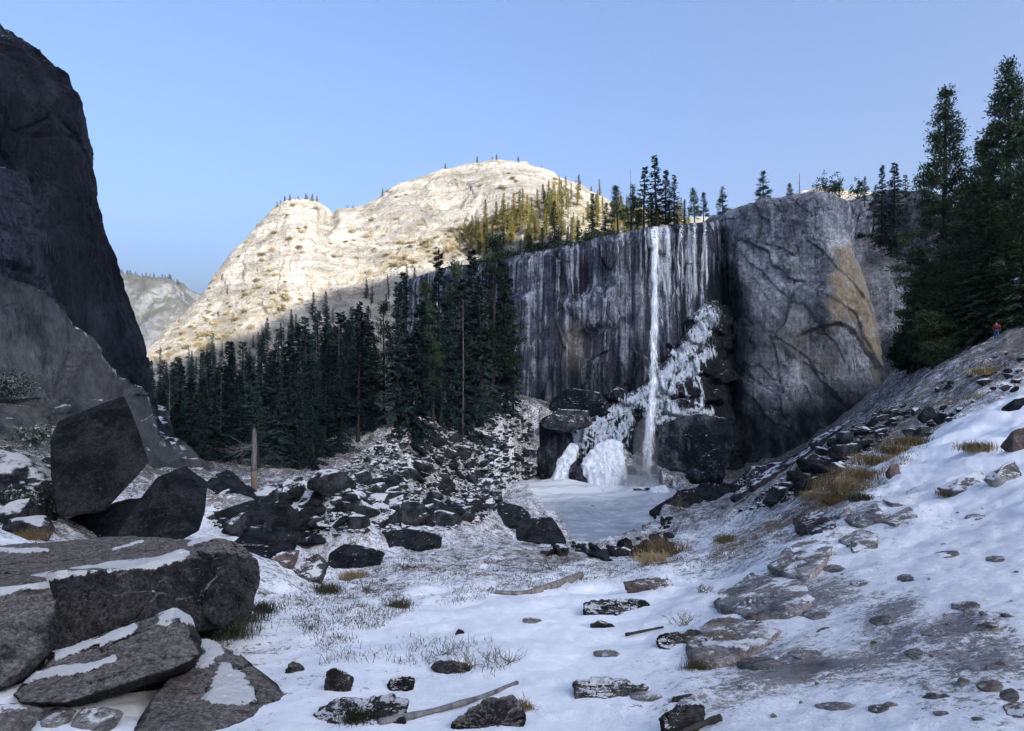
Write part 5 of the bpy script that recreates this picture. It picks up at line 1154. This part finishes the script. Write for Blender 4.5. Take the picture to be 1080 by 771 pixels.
def bare_tree(px, yb, d, h, seed, label, leaf=None):
    b = P(px, yb, d); bg = Bag(); g = np.random.default_rng(seed)
    for i in range(5): branchy(bg, (0, 0, 0), (g.normal()*0.5, g.normal()*0.4, 1), h*g.uniform(.6, .95), 0.11, g, 3, 0.55)
    root = empty('bare_shrub', tuple(b)); link('branches', bg.mesh('branches', M['bark']), root); tag(root, label, 'shrub')
    if leaf:
        pos = np.concatenate(bg.V); pos = pos[pos[:, 2] > h*0.45]; pos = pos[g.integers(0, len(pos), 900)]+g.normal(size=(900, 3))*0.25; ax = unit(g.normal(size=pos.shape)); L = g.uniform(.2, .5, 900)
        V, Fc = quads(pos, ax, unit(np.cross(ax, g.normal(size=pos.shape))), L, L*0.6); link('leaves', mesh_np('leaves', V, Fc, False, M[leaf]), root)
bare_tree(894, 236, 150, 6.0, 3, 'leafless bush on the buttress top near its right end')
bare_tree(870, 208, 160, 3.4, 4, 'dark round bush on the skyline of the buttress', 'pine'); bare_tree(886, 208, 162, 3.0, 5, 'second dark bush on the skyline right of the first', 'pine'); bare_tree(905, 210, 166, 3.4, 6, 'dark bush on the skyline beside the small fir', 'pine')
def log(pts, r0, r1, label, mat='grey_wood', lift=0.04):
    V = []; 
    for px, py in pts: g = at(px, py); g[2] += lift; V.append(g)
    V = np.array(V); c = V[0].copy(); V = catmull(V-c, 14); bg = Bag(); bg.add(*tube(V, np.linspace(r0, r1, 14)*(1+0.1*np.random.default_rng(len(label)).normal(size=14)), 7)); o = link('log', bg.mesh('log', M[mat]), None, c); tag(o, label, 'log')
log([(612, 608), (590, 617), (565, 624)], 0.13, 0.08, 'pale driftwood log with a broken end in the meadow'); log([(572, 624), (548, 627), (522, 626)], 0.08, 0.04, 'thin grey branch trailing left of the driftwood log')
log([(400, 764), (450, 754), (505, 738), (545, 722)], 0.035, 0.02, 'long brown branch along the bottom edge of the snow', 'snag', lift=0.02); log([(660, 672), (680, 668), (700, 664)], 0.03, 0.015, 'short dark stick left of the lowest paving slab', 'bark')
log([(392, 450), (402, 438), (416, 425)], 0.35, 0.22, 'fallen pale trunk leaning on the upper talus'); log([(482, 485), (495, 472), (508, 462)], 0.2, 0.1, 'fallen thin trunk lying across the talus under the grove'); log([(497, 478), (520, 468), (535, 462)], 0.2, 0.1, 'second fallen trunk in the talus near the snowfield')
log([(758, 545), (772, 535), (785, 527)], 0.12, 0.08, 'grey log on the bank beside the leaning slab'); log([(760, 762), (735, 771), (715, 780)], 0.03, 0.02, 'dark stick at the bottom of the trail edge', 'bark')

# ------------------------------------------------------------------ grass and low shrubs
def blades(base, h, n, g, spread, wid=0.012, lean=0.5):
    b = base+np.concatenate([g.normal(size=(n, 2))*spread, np.zeros((n, 1))], 1); a = g.uniform(0, 6.28, n); l = g.uniform(.1, lean, n); hh = h*g.uniform(.5, 1.1, n)
    dr = np.stack([np.cos(a), np.sin(a), 0*a], 1); sd = np.stack([-np.sin(a), np.cos(a), 0*a], 1)*wid
    m = b+dr*(l*hh*0.35)[:, None]; m[:, 2] += hh*0.6; t = b+dr*(l*hh)[:, None]; t[:, 2] += hh*(1-0.35*l)
    V = np.stack([b-sd, b+sd, m+sd*0.7, m-sd*0.7, t], 1).reshape(-1, 3); k = np.arange(n)[:, None]*5
    return V, np.concatenate([k+np.array([[0, 1, 2, 3]]), k+np.array([[3, 2, 4, 4]])], 0)
def tri_mesh(name, V, Fc, mat):
    me = bpy.data.meshes.new(name); me.from_pydata(np.asarray(V).tolist(), [], [tuple(dict.fromkeys(int(i) for i in f)) for f in Fc]); me.materials.append(mat); me.update(); return me
TUFT = [(700, 585, 34, 'straw', 'tall yellow grass tuft at the near shore right of the pool'), (688, 592, 20, 'straw', 'short dry grass left of the tall yellow tuft'), (768, 572, 16, 'straw', 'small yellow tuft on snow beside the bare patch'), (890, 518, 34, 'straw', 'broad golden grass clump on the right slope'), (908, 506, 30, 'straw', 'golden grass clump just above the broad one'), (925, 490, 26, 'straw', 'golden tuft left of the reddish stone'), (962, 470, 24, 'straw', 'golden tuft right of the reddish stone'), (1030, 475, 22, 'straw', 'golden brown bush at the edge of the smooth snow patch'), (1042, 395, 18, 'straw', 'golden bush high on the slope below the hiker'), (880, 530, 20, 'straw', 'lower golden tuft by the grooved slab'), (945, 478, 20, 'straw', 'thin golden tuft between two larger ones'), (908, 528, 14, 'sedge', 'dark green tuft by the grooved slab'),
        (30, 568, 22, 'straw', 'brown grass tuft at the foot of the left wall'), (242, 672, 30, 'sedge', 'dark sedge clump beside the slab boulder'), (258, 655, 24, 'sedge', 'dark sedge clump under the tip of the slab boulder'), (275, 645, 16, 'sedge', 'smaller sedge clump in snow right of the slab boulder'), (375, 760, 18, 'sedge', 'dark tuft under the front snow bank'), (548, 748, 18, 'straw', 'matted dry grass at the end of the brown branch'), (345, 625, 14, 'sedge', 'dark tuft by the snowy brown boulder'), (735, 705, 14, 'sedge', 'green tuft at the lower corner of the paving slabs'), (372, 610, 16, 'straw', 'dry tuft right of the snowy boulder'), (420, 640, 13, 'sedge', 'dark tuft poking from snow in the left meadow'), (1002, 522, 14, 'straw', 'dry tuft beside the flat trail rock'), (860, 525, 16, 'straw', 'dry tuft above the snow dusted slab')]
for i, (px, py, hp, mt, lb) in enumerate(TUFT):
    b = at(px, py); h = hp*b[1]/F*(0.62 if mt == 'straw' else 0.8); g = np.random.default_rng(800+i); n = 520; V, Fc = blades(np.zeros((1, 3)), h, n, g, h*0.62, max(0.003, 0.00042*b[1]), 1.5); o = link('grass_tuft', tri_mesh('grass_tuft', V, Fc, M[mt]), None, b-np.array([0, 0, .02])); tag(o, lb, 'grass tuft')
def meadow_grass(name, poly, n, h0, h1, mat, label, seed):
    g = np.random.default_rng(seed); xs = [p[0] for p in poly]; ys = [p[1] for p in poly]; VV, FF, k = [], [], 0
    c = np.stack([g.uniform(min(xs), max(xs), n*3), g.uniform(min(ys), max(ys), n*3)], 1); c = c[in_poly(c[:, 0], c[:, 1], poly)]
    dens = fbm(np.concatenate([c/np.array([22, 9]), np.zeros((len(c), 1))], 1), 3, seed); c = c[dens > -0.12][:n]
    for px, py in c:
        b = at(px, py); m = int(g.integers(3, 10)); V, Fc = blades(b[None], g.uniform(h0, h1), m, g, 0.06+0.0022*b[1], 0.0016+0.00028*b[1], 1.9); VV.append(V); FF.append(Fc+k); k += len(V)
    o = link(name, tri_mesh(name, np.concatenate(VV), np.concatenate(FF), M[mat])); tag(o, label, 'grass', None, 'stuff')
meadow_grass('dry_grass', [(290, 640), (330, 600), (400, 585), (480, 575), (560, 580), (640, 588), (720, 570), (740, 590), (640, 612), (540, 625), (420, 650), (340, 690)], 2300, 0.03, 0.11, 'stem', 'dry stems poking through the meadow snow', 900)
meadow_grass('dry_grass', [(880, 530), (850, 520), (900, 480), (950, 450), (1000, 410), (1060, 365), (1080, 375), (1040, 420), (1000, 440), (970, 480), (920, 515)], 1600, 0.08, 0.28, 'straw', 'dry yellow grass on the right slope', 901)
meadow_grass('dry_grass', [(740, 600), (760, 560), (800, 540), (850, 515), (870, 535), (800, 580)], 350, 0.08, 0.25, 'stem', 'dry stems on the bank between pool and trail', 902)
meadow_grass('dry_stems', [(330, 700), (430, 670), (540, 680), (540, 720), (430, 700)], 90, 0.05, 0.16, 'stem', 'thin stems in the snow near the front', 903)
def shrub(px, py, hp, seed, label, mat='stem'):
    b = at(px, py); h = hp*b[1]/F; bg = Bag(); g = np.random.default_rng(seed)
    for i in range(12): branchy(bg, (g.normal()*h*.3, g.normal()*h*.2, 0), (g.normal()*0.9, g.normal()*0.6, .8), h*g.uniform(.5, .9), 0.0012*b[1]*0.5+0.001, g, 2, 0.8, 3)
    o = link('bare_shrub', bg.mesh('bare_shrub', M[mat]), None, b); tag(o, label, 'shrub')
for i, q in enumerate([(500, 705, 26, 'bare twiggy shrub in the snow at the bottom centre'), (530, 700, 22, 'second bare shrub right of the bottom centre one'), (470, 690, 16, 'small bare shrub above the narrow dark rock'), (720, 660, 18, 'bare twigs at the left of the paving slabs'), (430, 600, 16, 'bare shrub in the left meadow'), (580, 600, 18, 'bare shrub behind the driftwood log'), (715, 540, 22, 'bare bush in front of the leaning slab'), (390, 625, 14, 'small bare shrub right of the snowy boulder'), (690, 622, 14, 'bare shrub below the flat brown rock'), (740, 625, 12, 'bare twigs beside the broad tan slab')]): shrub(*q[:3], 950+i, q[3])
# frosted growth on the foot of the left wall
for i, (px, py, d, s, lb) in enumerate([(8, 408, 32, 1.3, 'frosted bush high on the foot of the left wall'), (10, 500, 22, 1.2, 'frosted bush in the middle of the left edge'), (22, 530, 20, 0.9, 'frosted bush above the brown tuft'), (38, 460, 26, 0.8, 'frosted bush beside the leaning block')]):
    g = np.random.default_rng(970+i); pos = g.normal(size=(1300, 3))*np.array([.55, .4, .30])*s*0.75; ax = unit(g.normal(size=pos.shape)); L = g.uniform(.05, .16, 1300)
    V, Fc = quads(pos, ax, unit(np.cross(ax, g.normal(size=pos.shape))), L, L*0.6); o = link('frosted_bush', mesh_np('frosted_bush', V, Fc, False, M['frosted']), None, P(px, py, d)); tag(o, lb, 'bush')
place('pine', 'small_pine', P(95, 240, 66), 3.4, 'small pine clinging to the edge of the left canyon wall', None, 1.2, 1)

# ------------------------------------------------------------------ hiker
def skin(name, verts, edges, radii, mat, parent, root=0, sub=2):
    me = bpy.data.meshes.new(name); me.from_pydata(verts, edges, []); o = bpy.data.objects.new(name, me); COL.objects.link(o)
    md = o.modifiers.new('skin', 'SKIN'); md.use_smooth_shade = True
    for i, r in enumerate(radii): me.skin_vertices[0].data[i].radius = r if isinstance(r, tuple) else (r, r)
    me.skin_vertices[0].data[root].use_root = True
    o.modifiers.new('sub', 'SUBSURF').levels = sub; o.modifiers['sub'].render_levels = sub
    dg = bpy.context.evaluated_depsgraph_get(); m2 = bpy.data.meshes.new_from_object(o.evaluated_get(dg)); bpy.data.objects.remove(o)
    m2.materials.clear(); m2.materials.append(mat); m2.polygons.foreach_set('use_smooth', np.full(len(m2.polygons), True)); return link(name, m2, parent)
def flat(name, c, r=0.8): t = NT(name); return t.done(t.mix(t.ramp(t.noise(9, 4), 0.35, 0.65), tuple(x*0.8 for x in c), c), r)
def hiker():
    b = at(1051, 359); root = empty('person', tuple(b)); root.rotation_euler = (0, 0, math.radians(150)); tag(root, 'hiker in a red jacket and blue trousers standing on the upper trail', 'person')
    V = [(0, 0, .95), (0, 0, 1.15), (0, .01, 1.38), (0, 0, 1.50), (0, -.02, 1.58), (0, -.02, 1.68), (.10, 0, .90), (.11, -.06, .50), (.12, .02, .08), (.12, -.14, .03), (-.10, 0, .90), (-.11, .08, .50), (-.12, .16, .08), (-.12, .02, .03), (.20, .01, 1.40), (.27, .05, 1.13), (.24, -.10, .92), (.23, -.16, .83), (-.20, .01, 1.40), (-.27, .03, 1.13), (-.25, -.10, .93), (-.24, -.17, .84)]
    E = [(0, 1), (1, 2), (2, 3), (3, 4), (4, 5), (0, 6), (6, 7), (7, 8), (8, 9), (0, 10), (10, 11), (11, 12), (12, 13), (2, 14), (14, 15), (15, 16), (16, 17), (2, 18), (18, 19), (19, 20), (20, 21)]
    R = [(.13, .10), (.14, .10), (.16, .11), .055, .085, .085, .085, .06, .045, .04, .085, .06, .045, .04, .06, .045, .035, .03, .06, .045, .035, .03]
    skin('body', V, E, R, flat('skin', (0.45, 0.28, 0.2)), root)
    jr = [.17, .18, .19, .08, .08, .065, .052, .08, .065, .052]
    skin('jacket', [V[0], V[1], V[2], (0, 0, 1.49), V[14], V[15], V[16], V[18], V[19], V[20]], [(0, 1), (1, 2), (2, 3), (2, 4), (4, 5), (5, 6), (2, 7), (7, 8), (8, 9)], jr, flat('red_cloth', (0.30, 0.03, 0.03)), root)
    skin('trousers', [(0, 0, .97), V[6], V[7], V[8], V[10], V[11], V[12]], [(0, 1), (1, 2), (2, 3), (0, 4), (4, 5), (5, 6)], [(.15, .12), .10, .08, .065, .10, .08, .065], flat('blue_denim', (0.05, 0.09, 0.2)), root)
    skin('backpack', [(0, .17, 1.05), (0, .19, 1.25), (0, .16, 1.42)], [(0, 1), (1, 2)], [(.13, .09), (.15, .10), (.11, .07)], flat('pack_cloth', (0.05, 0.05, 0.06)), root)
    skin('hair', [(0, .02, 1.60), (0, .01, 1.72)], [(0, 1)], [.09, .085], flat('dark_hair', (0.03, 0.02, 0.015)), root)
hiker()
leaf_m = flat('orange_leaf', (0.45, 0.10, 0.03))
for px, py, lb in ((848, 694, 'small orange leaf on the trodden snow of the trail'), (846, 716, 'second small orange leaf nearer the bottom of the trail')):
    b = at(px, py); s = 0.035; V = [(-s, 0, .004), (-s*.3, s*.5, .012), (s, s*.1, .004), (-s*.2, -s*.5, .012), (0, 0, .016)]; me = bpy.data.meshes.new('fallen_leaf'); me.from_pydata(V, [], [(0, 4, 1), (1, 4, 2), (2, 4, 3), (3, 4, 0)]); me.materials.append(leaf_m); o = link('fallen_leaf', me, None, b+np.array([0, 0, .01])); tag(o, lb, 'leaf')
print('objects', len(bpy.data.objects), 'forest', NF)
